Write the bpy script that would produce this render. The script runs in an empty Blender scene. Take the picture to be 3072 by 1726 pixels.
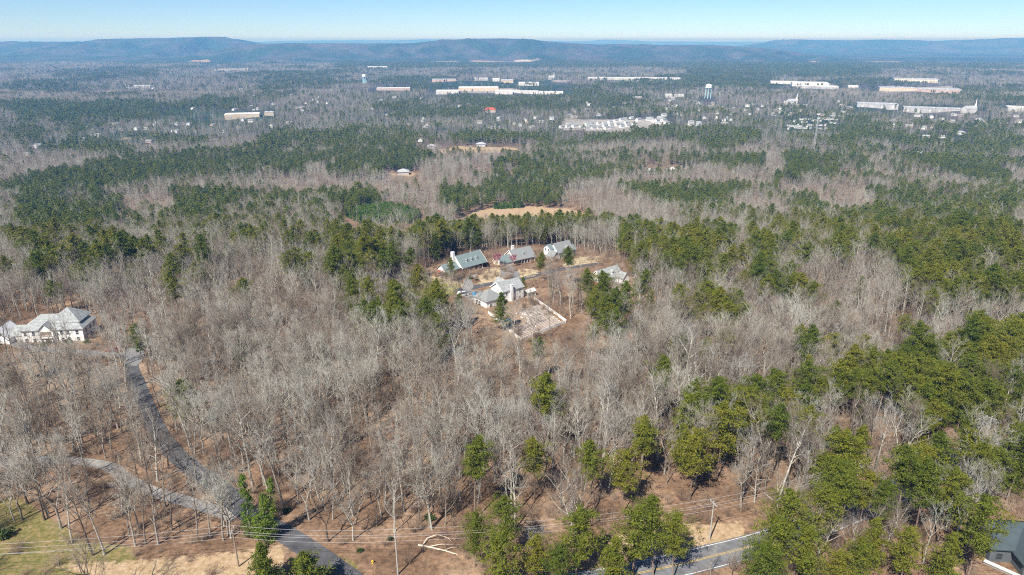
import bpy, bmesh, math, random
import numpy as np
from mathutils import Vector, Matrix

random.seed(7)
rs = np.random.RandomState(11)
scene = bpy.context.scene
C = scene.collection
R_ = math.radians

# ------------------------------------------------------------------ camera, sky, sun, exposure
CAM_H = 105.0
PITCH = R_(19.95)
cam_d = bpy.data.cameras.new('camera')
cam = bpy.data.objects.new('camera', cam_d)
C.objects.link(cam)
cam.location = (0, 0, CAM_H)
cam.rotation_euler = (R_(90) - PITCH, 0, 0)
cam_d.sensor_width = 36.0
cam_d.lens = 24.0
cam_d.clip_start = 0.5
cam_d.clip_end = 120000
scene.camera = cam

SUN_EL, SUN_AZ = R_(49), R_(209)          # azimuth clockwise from +Y: the sun stands behind the camera, to its left
world = bpy.data.worlds.new('World')
scene.world = world
world.use_nodes = True
wn = world.node_tree
sky = wn.nodes.new('ShaderNodeTexSky')
sky.sky_type = 'NISHITA'
sky.sun_disc = False
sky.sun_elevation = SUN_EL
sky.sun_rotation = SUN_AZ
sky.altitude = 2000
sky.air_density = 1.0
sky.dust_density = 0.0
sky.ozone_density = 10.0
wn.nodes['Background'].inputs['Strength'].default_value = 0.068
wn.links.new(sky.outputs[0], wn.nodes['Background'].inputs[0])

sun_d = bpy.data.lights.new('sun', 'SUN')
sun_d.energy = 4.6
sun_d.angle = R_(0.5)
sun_d.color = (1.0, 0.95, 0.87)
sun = bpy.data.objects.new('sun', sun_d)
C.objects.link(sun)
sv = Vector((math.sin(SUN_AZ) * math.cos(SUN_EL), math.cos(SUN_AZ) * math.cos(SUN_EL), math.sin(SUN_EL)))
sun.rotation_euler = sv.to_track_quat('Z', 'Y').to_euler()
sun.location = (-200, -300, 400)

scene.view_settings.view_transform = 'Standard'
scene.view_settings.look = 'None'
scene.view_settings.exposure = 0.92
scene.view_settings.gamma = 1.0
scene.view_settings.use_curve_mapping = False
cy = scene.cycles
cy.max_bounces = 4
cy.diffuse_bounces = 2
cy.glossy_bounces = 1
cy.transmission_bounces = 2
cy.transparent_max_bounces = 4
cy.volume_bounces = 0
cy.use_denoising = False
cy.filter_width = 1.1
HAZE = 1.12e-4

# ------------------------------------------------------------------ helpers: noise, terrain, pixel to ground
def vnoise(x, y, seed=0):
    xi = np.floor(x).astype(np.int64); yi = np.floor(y).astype(np.int64)
    xf = x - xi; yf = y - yi
    u = xf * xf * (3 - 2 * xf); v = yf * yf * (3 - 2 * yf)
    def hsh(a, b):
        n = (a * 374761393 + b * 668265263 + seed * 144665 + 1013) & 0xffffffff
        n = ((n ^ (n >> 13)) * 1274126177) & 0xffffffff
        return ((n ^ (n >> 16)) & 0xffff) / 65535.0
    return (hsh(xi, yi) * (1 - u) + hsh(xi + 1, yi) * u) * (1 - v) + (hsh(xi, yi + 1) * (1 - u) + hsh(xi + 1, yi + 1) * u) * v

def fbm(x, y, seed=0, octv=4):
    s = 0; a = 0.5; t = 0
    for i in range(octv):
        s = s + a * vnoise(x, y, seed + i * 17); t += a
        x = x * 2.03 + 11.3; y = y * 2.03 + 5.7; a *= 0.5
    return s / t

_py = np.arange(-2000, 3000, 5.0)
_pz = np.interp(_py, [-2000, -300, 0, 110, 180, 250, 330, 380, 440, 520, 700, 900, 1300, 3000],
                [-60, 0, 2, 0, -3, -8, -13, -15, -25, -44, -69, -84, -90, -90])
_k = np.exp(-0.5 * (np.arange(-12, 13) / 5.0) ** 2); _k /= _k.sum()
_pz = np.convolve(np.pad(_pz, 12, mode='edge'), _k, mode='valid')

FX = 2048.0
def ray(px, py):
    a = (np.asarray(px, float) - 1536) / FX; b = (863 - np.asarray(py, float)) / FX
    return a, math.cos(PITCH) + b * math.sin(PITCH), -math.sin(PITCH) + b * math.cos(PITCH)

def crest(pts, D):
    xs, zs = [], []
    for px, py in pts:
        a, f, u = ray(px, py)
        xs.append(float(a / f * D)); zs.append(float(CAM_H + D * u / f))
    return np.array(xs), np.array(zs)

FLOOR = -90.0
RIDGES = [
    (9500, 1500, 260, 3, [(-900, 132), (-400, 128), (0, 126), (150, 126), (260, 124), (330, 118), (420, 115), (520, 113), (640, 111), (670, 113), (720, 120), (770, 129), (850, 150), (950, 185), (1000, 192)]),
    (8300, 1250, 240, 5, [(560, 192), (640, 165), (700, 145), (760, 134), (850, 130), (1000, 131), (1100, 131), (1240, 130), (1330, 119), (1440, 117), (1510, 115), (1600, 119), (1700, 130), (1800, 133), (1860, 132), (2000, 136), (2080, 135), (2200, 139), (2300, 147), (2400, 163), (2500, 190)]),
    (7300, 520, 200, 23, [(-600, 184), (100, 176), (300, 168), (420, 178), (560, 166), (700, 176), (850, 170), (980, 180), (1150, 172), (1250, 182), (1340, 176), (1420, 190), (1640, 190), (1720, 178), (1850, 168), (1960, 176), (2080, 170), (2200, 180), (2350, 188), (2600, 192)]),
    (13000, 1700, 380, 8, [(2000, 165), (2200, 141), (2330, 124), (2390, 118), (2450, 120), (2560, 121), (2620, 118), (2750, 120), (2780, 124), (2900, 121), (3000, 117), (3072, 114), (3300, 113), (3700, 118)]),
    (24000, 2500, 500, 12, [(-900, 126), (0, 127), (700, 127), (780, 125), (900, 122), (1050, 121), (1240, 119), (1300, 119), (1400, 121), (1660, 124), (1750, 124), (1830, 119), (1850, 119), (1900, 122), (2000, 125), (2270, 126), (3900, 125)]),
    (33000, 2800, 700, 15, [(-1500, 125), (3072, 125), (4500, 125)]),
]
RID = [(D, W, sc, sd) + crest(p, D) for D, W, sc, sd, p in RIDGES]

def height(x, y):
    x = np.asarray(x, float); y = np.asarray(y, float)
    h = np.interp(y, _py, _pz)
    amp = np.clip((y - 60) / 200, 0, 1) * np.clip((y - 250) / 300, 0.45, 1.3)
    h = h + amp * ((vnoise(x / 130 + 3.1, y / 130 + 1.7, 2) - 0.5) * 9 * np.clip(y / 250, 0.4, 1.3))
    h = h + np.clip((x - 90) / 200, 0, 1) * np.clip((420 - y) / 250, 0, 1) * np.clip((y - 130) / 150, 0, 1) * 7
    far = np.clip((y - 1100) / 1200, 0, 1)
    h = h + far * (fbm(x / 900, y / 900, 31, 3) - 0.45) * 16
    for D, W, sc, sd, cx, cz in RID:
        m = np.abs(y - D) < W * 3.2
        if not np.any(m):
            continue
        xm, ym = x[m] if x.ndim else x, y[m] if y.ndim else y
        z = np.interp(xm, cx, cz) + (fbm(xm / (sc * 1.4), ym * 0 + 3.3, sd, 3) - 0.5) * D * 0.0016
        rel = np.clip(z - FLOOR, 0, None)
        spur = 0.55 + 0.9 * fbm(xm / (sc * 1.3) + ym / (sc * 9), ym / (sc * 6), sd + 40, 3)
        t = (ym - D) / (W * spur)
        prof = np.exp(-np.abs(t) ** 1.7 * 1.6)
        add = rel * prof
        rg = 1 - np.abs(2 * fbm(xm / (sc * 1.9) + 0.8 * vnoise(xm / (sc * 3), ym / (sc * 3), sd), ym / (sc * 7), sd + 70, 3) - 1) * 2.2
        add = add + rel * (prof * (1 - prof)) * (2.3 * (rg - 0.45) + 1.5 * (fbm(xm / (sc * 0.5), ym / (sc * 0.8), sd + 90, 4) - 0.5))
        add = np.maximum(add, 0)
        if x.ndim:
            h[m] = np.maximum(h[m], FLOOR + add)
        else:
            h = np.maximum(h, FLOOR + add)
    return h

_T = np.geomspace(60, 60000, 900)
def ground(px, py, up=0.0):
    """where the sight line of a photo pixel meets the terrain (or a level `up` metres above it)"""
    px = np.atleast_1d(np.asarray(px, float)); py = np.atleast_1d(np.asarray(py, float))
    a, f, u = ray(px, py)
    out = np.zeros((len(px), 3))
    for i in range(len(px)):
        fi, ui, ai = f[i], u[i], a[i]
        g = CAM_H + ui * _T - height(ai * _T, fi * _T) - up
        k = np.argmax(g < 0)
        if g[k] >= 0:
            k = len(_T) - 1
        lo, hi = _T[max(k - 1, 0)], _T[k]
        for _ in range(26):
            m = 0.5 * (lo + hi)
            if CAM_H + ui * m - float(height(np.array([ai * m]), np.array([fi * m]))[0]) - up < 0: hi = m
            else: lo = m
        out[i] = (ai * hi, fi * hi, CAM_H + ui * hi - up)
    return out

def G(px, py, up=0.0):
    return Vector(ground([px], [py], up)[0])

def project(x, y, z):
    dz = z - CAM_H
    d = y * math.cos(PITCH) - dz * math.sin(PITCH)
    v = y * math.sin(PITCH) + dz * math.cos(PITCH)
    return 1536 + FX * x / d, 863 - FX * v / d, d

def H(x, y):
    return float(height(np.array([float(x)]), np.array([float(y)]))[0])

def in_poly(x, y, poly):
    poly = np.asarray(poly)
    res = np.zeros(len(x), bool)
    bb = (x >= poly[:, 0].min()) & (x <= poly[:, 0].max()) & (y >= poly[:, 1].min()) & (y <= poly[:, 1].max())
    idx = np.nonzero(bb)[0]
    if len(idx) == 0:
        return res
    xs, ys = x[idx], y[idx]
    r = np.zeros(len(idx), bool)
    n = len(poly)
    j = n - 1
    for i in range(n):
        xi, yi = poly[i]; xj, yj = poly[j]
        c = ((yi > ys) != (yj > ys)) & (xs < (xj - xi) * (ys - yi) / (yj - yi + 1e-12) + xi)
        r ^= c
        j = i
    res[idx] = r
    return res

def dist_line(x, y, pts):
    d = np.full(len(x), 1e9)
    for (x0, y0), (x1, y1) in zip(pts[:-1], pts[1:]):
        dx, dy = x1 - x0, y1 - y0
        t = np.clip(((x - x0) * dx + (y - y0) * dy) / (dx * dx + dy * dy + 1e-9), 0, 1)
        d = np.minimum(d, np.hypot(x - x0 - t * dx, y - y0 - t * dy))
    return d

# ------------------------------------------------------------------ materials
MATS = {}
def mat(name, col, rough=0.85, var=0.0, scale=1.0, spec=0.2, metal=0.0, bump=0.0, rnd=None, trans=0.0, detail=4.0):
    """plain procedural surface; var = noise mottling, rnd = second colour mixed in per object"""
    if name in MATS: return MATS[name]
    m = bpy.data.materials.new(name); m.use_nodes = True
    nt = m.node_tree; b = nt.nodes['Principled BSDF']
    b.inputs['Roughness'].default_value = rough
    b.inputs['Specular IOR Level'].default_value = spec
    b.inputs['Metallic'].default_value = metal
    src = None
    rgb = nt.nodes.new('ShaderNodeRGB'); rgb.outputs[0].default_value = (*col, 1); src = rgb.outputs[0]
    if rnd is not None:
        oi = nt.nodes.new('ShaderNodeObjectInfo')
        mx = nt.nodes.new('ShaderNodeMix'); mx.data_type = 'RGBA'
        nt.links.new(oi.outputs['Random'], mx.inputs[0])
        nt.links.new(src, mx.inputs[6]); mx.inputs[7].default_value = (*rnd, 1); src = mx.outputs[2]
    if var > 0:
        tc = nt.nodes.new('ShaderNodeTexCoord')
        nz = nt.nodes.new('ShaderNodeTexNoise'); nz.inputs['Scale'].default_value = scale; nz.inputs['Detail'].default_value = detail
        nt.links.new(tc.outputs['Object'], nz.inputs['Vector'])
        mr = nt.nodes.new('ShaderNodeMapRange'); mr.inputs[1].default_value = 0.25; mr.inputs[2].default_value = 0.75
        mr.inputs[3].default_value = 1 - var; mr.inputs[4].default_value = 1 + var
        nt.links.new(nz.outputs[0], mr.inputs[0])
        mm = nt.nodes.new('ShaderNodeMix'); mm.data_type = 'RGBA'; mm.blend_type = 'MULTIPLY'; mm.inputs[0].default_value = 1
        nt.links.new(src, mm.inputs[6]); nt.links.new(mr.outputs[0], mm.inputs[7]); src = mm.outputs[2]
        if bump > 0:
            bp = nt.nodes.new('ShaderNodeBump'); bp.inputs['Strength'].default_value = bump
            nt.links.new(nz.outputs[0], bp.inputs['Height']); nt.links.new(bp.outputs[0], b.inputs['Normal'])
    nt.links.new(src, b.inputs['Base Color'])
    if trans > 0:
        tr = nt.nodes.new('ShaderNodeBsdfTranslucent'); nt.links.new(src, tr.inputs[0])
        ms = nt.nodes.new('ShaderNodeMixShader'); ms.inputs[0].default_value = trans
        nt.links.new(b.outputs[0], ms.inputs[1]); nt.links.new(tr.outputs[0], ms.inputs[2])
        nt.links.new(ms.outputs[0], nt.nodes['Material Output'].inputs[0])
    MATS[name] = m
    return m

def ramp(nt, fac, stops):
    r = nt.nodes.new('ShaderNodeValToRGB')
    e = r.color_ramp.elements
    while len(e) < len(stops): e.new(0.5)
    for i, (p, c) in enumerate(stops):
        e[i].position = p; e[i].color = (*c, 1)
    nt.links.new(fac, r.inputs[0])
    return r.outputs[0]

def noise(nt, vec, scale, detail=4, rough=0.55):
    n = nt.nodes.new('ShaderNodeTexNoise')
    n.inputs['Scale'].default_value = scale; n.inputs['Detail'].default_value = detail; n.inputs['Roughness'].default_value = rough
    nt.links.new(vec, n.inputs['Vector'])
    return n.outputs[0]

def mixc(nt, f, a, b, mode='MIX'):
    m = nt.nodes.new('ShaderNodeMix'); m.data_type = 'RGBA'; m.blend_type = mode
    if isinstance(f, float): m.inputs[0].default_value = f
    else: nt.links.new(f, m.inputs[0])
    for k, v in ((6, a), (7, b)):
        if isinstance(v, tuple): m.inputs[k].default_value = (*v, 1)
        else: nt.links.new(v, m.inputs[k])
    return m.outputs[2]

def math_(nt, op, a, b=None, clamp=False):
    m = nt.nodes.new('ShaderNodeMath'); m.operation = op; m.use_clamp = clamp
    for k, v in ((0, a), (1, b)):
        if v is None: continue
        if isinstance(v, (int, float)): m.inputs[k].default_value = v
        else: nt.links.new(v, m.inputs[k])
    return m.outputs[0]

def ground_material():
    m = bpy.data.materials.new('leaf_litter_ground'); m.use_nodes = True
    nt = m.node_tree; b = nt.nodes['Principled BSDF']
    b.inputs['Roughness'].default_value = 0.95; b.inputs['Specular IOR Level'].default_value = 0.05
    geo = nt.nodes.new('ShaderNodeNewGeometry'); P = geo.outputs['Position']
    n1 = noise(nt, P, 0.06, 5); n2 = noise(nt, P, 0.9, 6, 0.7); n3 = noise(nt, P, 5.0, 3, 0.7)
    litter = ramp(nt, n1, [(0.3, (0.12, 0.074, 0.046)), (0.5, (0.215, 0.138, 0.088)), (0.68, (0.30, 0.21, 0.14))])
    fine = ramp(nt, n2, [(0.3, (0.42, 0.40, 0.38)), (0.5, (0.95, 0.95, 0.95)), (0.72, (1.5, 1.45, 1.36))])
    litter = mixc(nt, 1.0, litter, fine, 'MULTIPLY')
    speck = ramp(nt, n3, [(0.68, (0, 0, 0)), (0.74, (1, 1, 1))])
    litter = mixc(nt, math_(nt, 'MULTIPLY', speck, 0.5), litter, (0.42, 0.34, 0.25))
    def zone(name):
        a = nt.nodes.new('ShaderNodeAttribute'); a.attribute_name = name
        s = math_(nt, 'ADD', a.outputs['Fac'], math_(nt, 'MULTIPLY', math_(nt, 'SUBTRACT', n2, 0.5), 0.9))
        s = math_(nt, 'ADD', s, math_(nt, 'MULTIPLY', math_(nt, 'SUBTRACT', n1, 0.5), 0.7))
        return math_(nt, 'MULTIPLY', math_(nt, 'SUBTRACT', s, 0.38), 4.0, True)
    grass = ramp(nt, n2, [(0.3, (0.085, 0.088, 0.026)), (0.47, (0.16, 0.145, 0.05)), (0.6, (0.25, 0.185, 0.09)), (0.72, (0.30, 0.22, 0.13))])
    straw = ramp(nt, n2, [(0.3, (0.24, 0.16, 0.085)), (0.5, (0.37, 0.265, 0.16)), (0.7, (0.48, 0.37, 0.24))])
    clay = ramp(nt, n2, [(0.3, (0.20, 0.135, 0.09)), (0.6, (0.34, 0.25, 0.175))])
    pale = ramp(nt, n2, [(0.3, (0.20, 0.19, 0.18)), (0.7, (0.40, 0.37, 0.33))])
    col = mixc(nt, zone('grass'), litter, grass)
    col = mixc(nt, zone('straw'), col, straw)
    col = mixc(nt, zone('clay'), col, clay)
    col = mixc(nt, zone('pale'), col, pale)
    # beyond the woods that stand tree by tree the land itself is seen as canopy: grey hardwoods and dark pines in patches
    c1 = noise(nt, P, 0.0021, 6, 0.62); c2 = noise(nt, P, 0.022, 4, 0.7); c3 = noise(nt, P, 0.0006, 3)
    bare = ramp(nt, c2, [(0.3, (0.04, 0.036, 0.033)), (0.55, (0.09, 0.084, 0.076)), (0.72, (0.17, 0.16, 0.145))])
    pine = ramp(nt, c2, [(0.3, (0.012, 0.024, 0.012)), (0.7, (0.05, 0.075, 0.03))])
    f = math_(nt, 'ADD', c1, math_(nt, 'MULTIPLY', math_(nt, 'SUBTRACT', c2, 0.5), 0.55))
    f = math_(nt, 'ADD', f, math_(nt, 'MULTIPLY', math_(nt, 'SUBTRACT', c3, 0.5), 0.5))
    canopy = mixc(nt, math_(nt, 'MULTIPLY', math_(nt, 'SUBTRACT', f, 0.43), 9.0, True), bare, pine)
    a = nt.nodes.new('ShaderNodeAttribute'); a.attribute_name = 'canopy'
    canfac = math_(nt, 'MULTIPLY', a.outputs['Fac'], math_(nt, 'SUBTRACT', 1.0, math_(nt, 'MAXIMUM', zone('straw'), zone('pale')), True))
    col = mixc(nt, canfac, col, canopy)
    nt.links.new(col, b.inputs['Base Color'])
    bp = nt.nodes.new('ShaderNodeBump'); bp.inputs['Distance'].default_value = 0.25; bp.inputs['Strength'].default_value = 0.6
    nt.links.new(n2, bp.inputs['Height'])
    bp2 = nt.nodes.new('ShaderNodeBump'); bp2.inputs['Distance'].default_value = 22.0
    nt.links.new(math_(nt, 'MULTIPLY', a.outputs['Fac'], 0.9), bp2.inputs['Strength'])
    nt.links.new(c2, bp2.inputs['Height']); nt.links.new(bp.outputs[0], bp2.inputs['Normal'])
    nt.links.new(bp2.outputs[0], b.inputs['Normal'])
    return m

def bark_material(name, stops, patch):
    m = bpy.data.materials.new(name); m.use_nodes = True
    nt = m.node_tree; b = nt.nodes['Principled BSDF']
    b.inputs['Roughness'].default_value = 0.9; b.inputs['Specular IOR Level'].default_value = 0.1
    oi = nt.nodes.new('ShaderNodeObjectInfo')
    c = ramp(nt, oi.outputs['Random'], stops)
    tc = nt.nodes.new('ShaderNodeTexCoord')
    n = noise(nt, tc.outputs['Object'], 1.6, 4, 0.7)
    c = mixc(nt, 1.0, c, ramp(nt, n, [(0.3, (0.6, 0.57, 0.55)), (0.5, (0.95, 0.95, 0.95)), (0.66, patch)]), 'MULTIPLY')
    nt.links.new(c, b.inputs['Base Color'])
    MATS[name] = m
    return m

def needle_material(name, stops, trans=0.25):
    m = bpy.data.materials.new(name); m.use_nodes = True
    nt = m.node_tree; b = nt.nodes['Principled BSDF']
    b.inputs['Roughness'].default_value = 0.7; b.inputs['Specular IOR Level'].default_value = 0.25
    oi = nt.nodes.new('ShaderNodeObjectInfo')
    c = ramp(nt, oi.outputs['Random'], stops)
    tc = nt.nodes.new('ShaderNodeTexCoord')
    n = noise(nt, tc.outputs['Object'], 0.55, 4, 0.7)
    c = mixc(nt, 1.0, c, ramp(nt, n, [(0.3, (0.6, 0.66, 0.6)), (0.5, (1, 1, 1)), (0.7, (1.5, 1.35, 1.1))]), 'MULTIPLY')
    nt.links.new(c, b.inputs['Base Color'])
    tr = nt.nodes.new('ShaderNodeBsdfTranslucent'); nt.links.new(c, tr.inputs[0])
    ms = nt.nodes.new('ShaderNodeMixShader'); ms.inputs[0].default_value = trans
    nt.links.new(b.outputs[0], ms.inputs[1]); nt.links.new(tr.outputs[0], ms.inputs[2])
    nt.links.new(ms.outputs[0], nt.nodes['Material Output'].inputs[0])
    MATS[name] = m
    return m

M_GROUND = ground_material()
M_BARK = bark_material('grey_bark', [(0.0, (0.11, 0.088, 0.07)), (0.2, (0.19, 0.155, 0.125)), (0.45, (0.26, 0.235, 0.195)), (0.7, (0.37, 0.345, 0.295)), (1.0, (0.45, 0.435, 0.375))], (1.35, 1.35, 1.28))
M_TWIG = bark_material('twig_bark', [(0.0, (0.13, 0.098, 0.075)), (0.25, (0.23, 0.19, 0.15)), (0.5, (0.30, 0.275, 0.228)), (0.75, (0.31, 0.295, 0.27)), (1.0, (0.41, 0.405, 0.345))], (1.25, 1.22, 1.15))
M_PBARK = bark_material('pine_bark', [(0.0, (0.17, 0.115, 0.085)), (1.0, (0.27, 0.21, 0.165))], (1.3, 1.25, 1.2))
M_NEEDLE = needle_material('pine_needles', [(0.0, (0.088, 0.122, 0.011)), (0.5, (0.137, 0.158, 0.013)), (1.0, (0.18, 0.178, 0.016))])
M_DNEEDLE = needle_material('dark_needles', [(0.0, (0.085, 0.118, 0.014)), (0.5, (0.12, 0.148, 0.016)), (1.0, (0.155, 0.168, 0.018))])
M_YNEEDLE = needle_material('young_needles', [(0.0, (0.085, 0.15, 0.018)), (1.0, (0.11, 0.17, 0.02))])
M_IVY = needle_material('ivy_leaves', [(0.0, (0.10, 0.17, 0.016)), (1.0, (0.14, 0.20, 0.02))])
M_SHRUB = needle_material('shrub_leaves', [(0.0, (0.03, 0.06, 0.014)), (1.0, (0.09, 0.12, 0.025))])
M_BRUSH = bark_material('brush_stems', [(0.0, (0.17, 0.115, 0.085)), (0.5, (0.25, 0.18, 0.13)), (1.0, (0.34, 0.26, 0.19))], (1.2, 1.15, 1.05))
M_REDBUD = needle_material('redbud_blossom', [(0.0, (0.42, 0.17, 0.22)), (1.0, (0.45, 0.18, 0.24))])
M_DEAD = mat('dead_wood', (0.55, 0.45, 0.36), 0.9, 0.3, 2.0)

# ------------------------------------------------------------------ mesh and object helpers
class MB:
    def __init__(s): s.v = []; s.f = []; s.mi = []
    def quad(s, pts, mi=0):
        n = len(s.v); s.v += [tuple(p) for p in pts]; s.f.append(tuple(range(n, n + len(pts)))); s.mi.append(mi)
    def box(s, x0, x1, y0, y1, z0, z1, mi=0):
        n = len(s.v)
        s.v += [(x0, y0, z0), (x1, y0, z0), (x1, y1, z0), (x0, y1, z0), (x0, y0, z1), (x1, y0, z1), (x1, y1, z1), (x0, y1, z1)]
        for f in ((0, 3, 2, 1), (4, 5, 6, 7), (0, 1, 5, 4), (1, 2, 6, 5), (2, 3, 7, 6), (3, 0, 4, 7)):
            s.f.append(tuple(n + i for i in f)); s.mi.append(mi)
        return s
    def extrude(s, prof, axis, a, b, mi=0):
        """closed 2-D profile pushed along x (profile y,z) or y (profile x,z)"""
        n = len(s.v); k = len(prof)
        for t in (a, b):
            for p, q in prof: s.v.append((t, p, q) if axis == 'x' else (p, t, q))
        for i in range(k):
            j = (i + 1) % k
            s.f.append((n + i, n + j, n + k + j, n + k + i)); s.mi.append(mi)
        s.f.append(tuple(n + i for i in range(k))[::-1]); s.mi.append(mi)
        s.f.append(tuple(n + k + i for i in range(k))); s.mi.append(mi)
        return s
    def tube(s, p0, p1, r0, r1, k=6, mi=0, cap=True):
        p0, p1 = Vector(p0), Vector(p1); d = (p1 - p0).normalized()
        a = d.orthogonal().normalized(); b = d.cross(a); n = len(s.v)
        for p, r in ((p0, r0), (p1, r1)):
            for i in range(k):
                t = 2 * math.pi * i / k
                s.v.append(tuple(p + (a * math.cos(t) + b * math.sin(t)) * r))
        for i in range(k):
            j = (i + 1) % k
            s.f.append((n + i, n + j, n + k + j, n + k + i)); s.mi.append(mi)
        if cap:
            s.f.append(tuple(n + k + i for i in range(k))); s.mi.append(mi)
            s.f.append(tuple(n + i for i in range(k))[::-1]); s.mi.append(mi)
        return s
    def lathe(s, prof, k=12, mi=0, cx=0, cy=0):
        n = len(s.v)
        for r, z in prof:
            for i in range(k):
                t = 2 * math.pi * i / k
                s.v.append((cx + r * math.cos(t), cy + r * math.sin(t), z))
        for q in range(len(prof) - 1):
            for i in range(k):
                j = (i + 1) % k
                s.f.append((n + q * k + i, n + q * k + j, n + (q + 1) * k + j, n + (q + 1) * k + i)); s.mi.append(mi)
        s.f.append(tuple(n + i for i in range(k))[::-1]); s.mi.append(mi)
        m = n + (len(prof) - 1) * k
        s.f.append(tuple(m + i for i in range(k))); s.mi.append(mi)
        return s
    def mesh(s, name, mats, smooth=False):
        me = bpy.data.meshes.new(name)
        me.from_pydata(s.v, [], s.f)
        for m in mats: me.materials.append(m)
        if len(mats) > 1: me.polygons.foreach_set('material_index', s.mi)
        if smooth: me.polygons.foreach_set('use_smooth', [True] * len(me.polygons))
        me.update()
        return me
    def build(s, name, mats, parent=None, loc=(0, 0, 0), smooth=False):
        if not isinstance(mats, (list, tuple)): mats = [mats]
        return link(name, s.mesh(name, mats, smooth), parent, loc)

def link(name, data, parent=None, loc=(0, 0, 0)):
    o = bpy.data.objects.new(name, data); C.objects.link(o)
    o.location = loc
    if parent is not None: o.parent = parent
    return o

def tag(o, label=None, cat=None, group=None, kind=None):
    if label: o['label'] = label
    if cat: o['category'] = cat
    if group: o['group'] = group
    if kind: o['kind'] = kind
    return o

def thing(name, label, cat, loc, rz=0.0, group=None):
    o = bpy.data.objects.new(name, None); C.objects.link(o)
    o.empty_display_size = 0.5
    o.location = loc; o.rotation_euler = (0, 0, rz)
    return tag(o, label, cat, group)

def np_mesh(name, V, F, mats, mi=None):
    """V (n,3), F (m,3) triangles"""
    me = bpy.data.meshes.new(name)
    V = np.asarray(V, np.float32); F = np.asarray(F, np.int32)
    me.vertices.add(len(V)); me.vertices.foreach_set('co', V.ravel())
    me.loops.add(F.size); me.loops.foreach_set('vertex_index', F.ravel())
    me.polygons.add(len(F))
    me.polygons.foreach_set('loop_start', np.arange(0, F.size, F.shape[1], dtype=np.int32))
    for m in mats: me.materials.append(m)
    if mi is not None: me.polygons.foreach_set('material_index', np.asarray(mi, np.int32))
    me.update(calc_edges=True)
    return me

# ------------------------------------------------------------------ land cover read from the photograph, turned into places on the ground
def gpoly(pts, up=0.0):
    p = np.array(pts, float)
    return ground(p[:, 0], p[:, 1], up)[:, :2]

def rect(x0, y0, x1, y1):
    return [(x0, y0), (x1, y0), (x1, y1), (x0, y1)]

ROADS = {
    'lane': [(1080, 1760), (1035, 1726), (960, 1672), (880, 1618), (800, 1572), (740, 1538), (690, 1492), (640, 1450), (580, 1408), (522, 1358), (482, 1308), (455, 1258), (430, 1200), (408, 1145), (392, 1098), (410, 1046), (460, 1018), (530, 1002), (600, 986), (720, 965), (900, 935), (1080, 898), (1240, 885), (1390, 868), (1480, 850), (1560, 838), (1640, 818), (1720, 802), (1800, 790)],
    'drive': [(-60, 1420), (0, 1398), (60, 1384), (150, 1380), (250, 1386), (330, 1402), (372, 1432), (430, 1464), (500, 1488), (570, 1508), (640, 1530), (708, 1555)],
    'highway': [(1420, 1800), (1600, 1772), (1780, 1748), (1900, 1724), (2050, 1691), (2150, 1666), (2260, 1638), (2400, 1594), (2500, 1558), (2600, 1516), (2700, 1470), (2830, 1405), (2990, 1330)],
    'approach': [(410, 1062), (360, 1066), (300, 1062), (230, 1056), (150, 1050), (80, 1040), (40, 1028)],
}
ROADG = {k: ground([p[0] for p in v], [p[1] for p in v]) for k, v in ROADS.items()}
ROADW = {'lane': 5.2, 'drive': 3.6, 'highway': 7.4, 'approach': 4.6}

def smooth_path(p, n=14):
    p = np.asarray(p)[:, :2]
    P = np.vstack([2 * p[0] - p[1], p, 2 * p[-1] - p[-2]])
    out = []
    for i in range(1, len(P) - 2):
        for t in np.linspace(0, 1, n, endpoint=False):
            a, b, c, d = P[i - 1], P[i], P[i + 1], P[i + 2]
            out.append(0.5 * ((2 * b) + (-a + c) * t + (2 * a - 5 * b + 4 * c - d) * t * t + (-a + 3 * b - 3 * c + d) * t ** 3))
    out.append(P[-2])
    return np.array(out)
ROADP = {k: smooth_path(v) for k, v in ROADG.items()}

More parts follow.
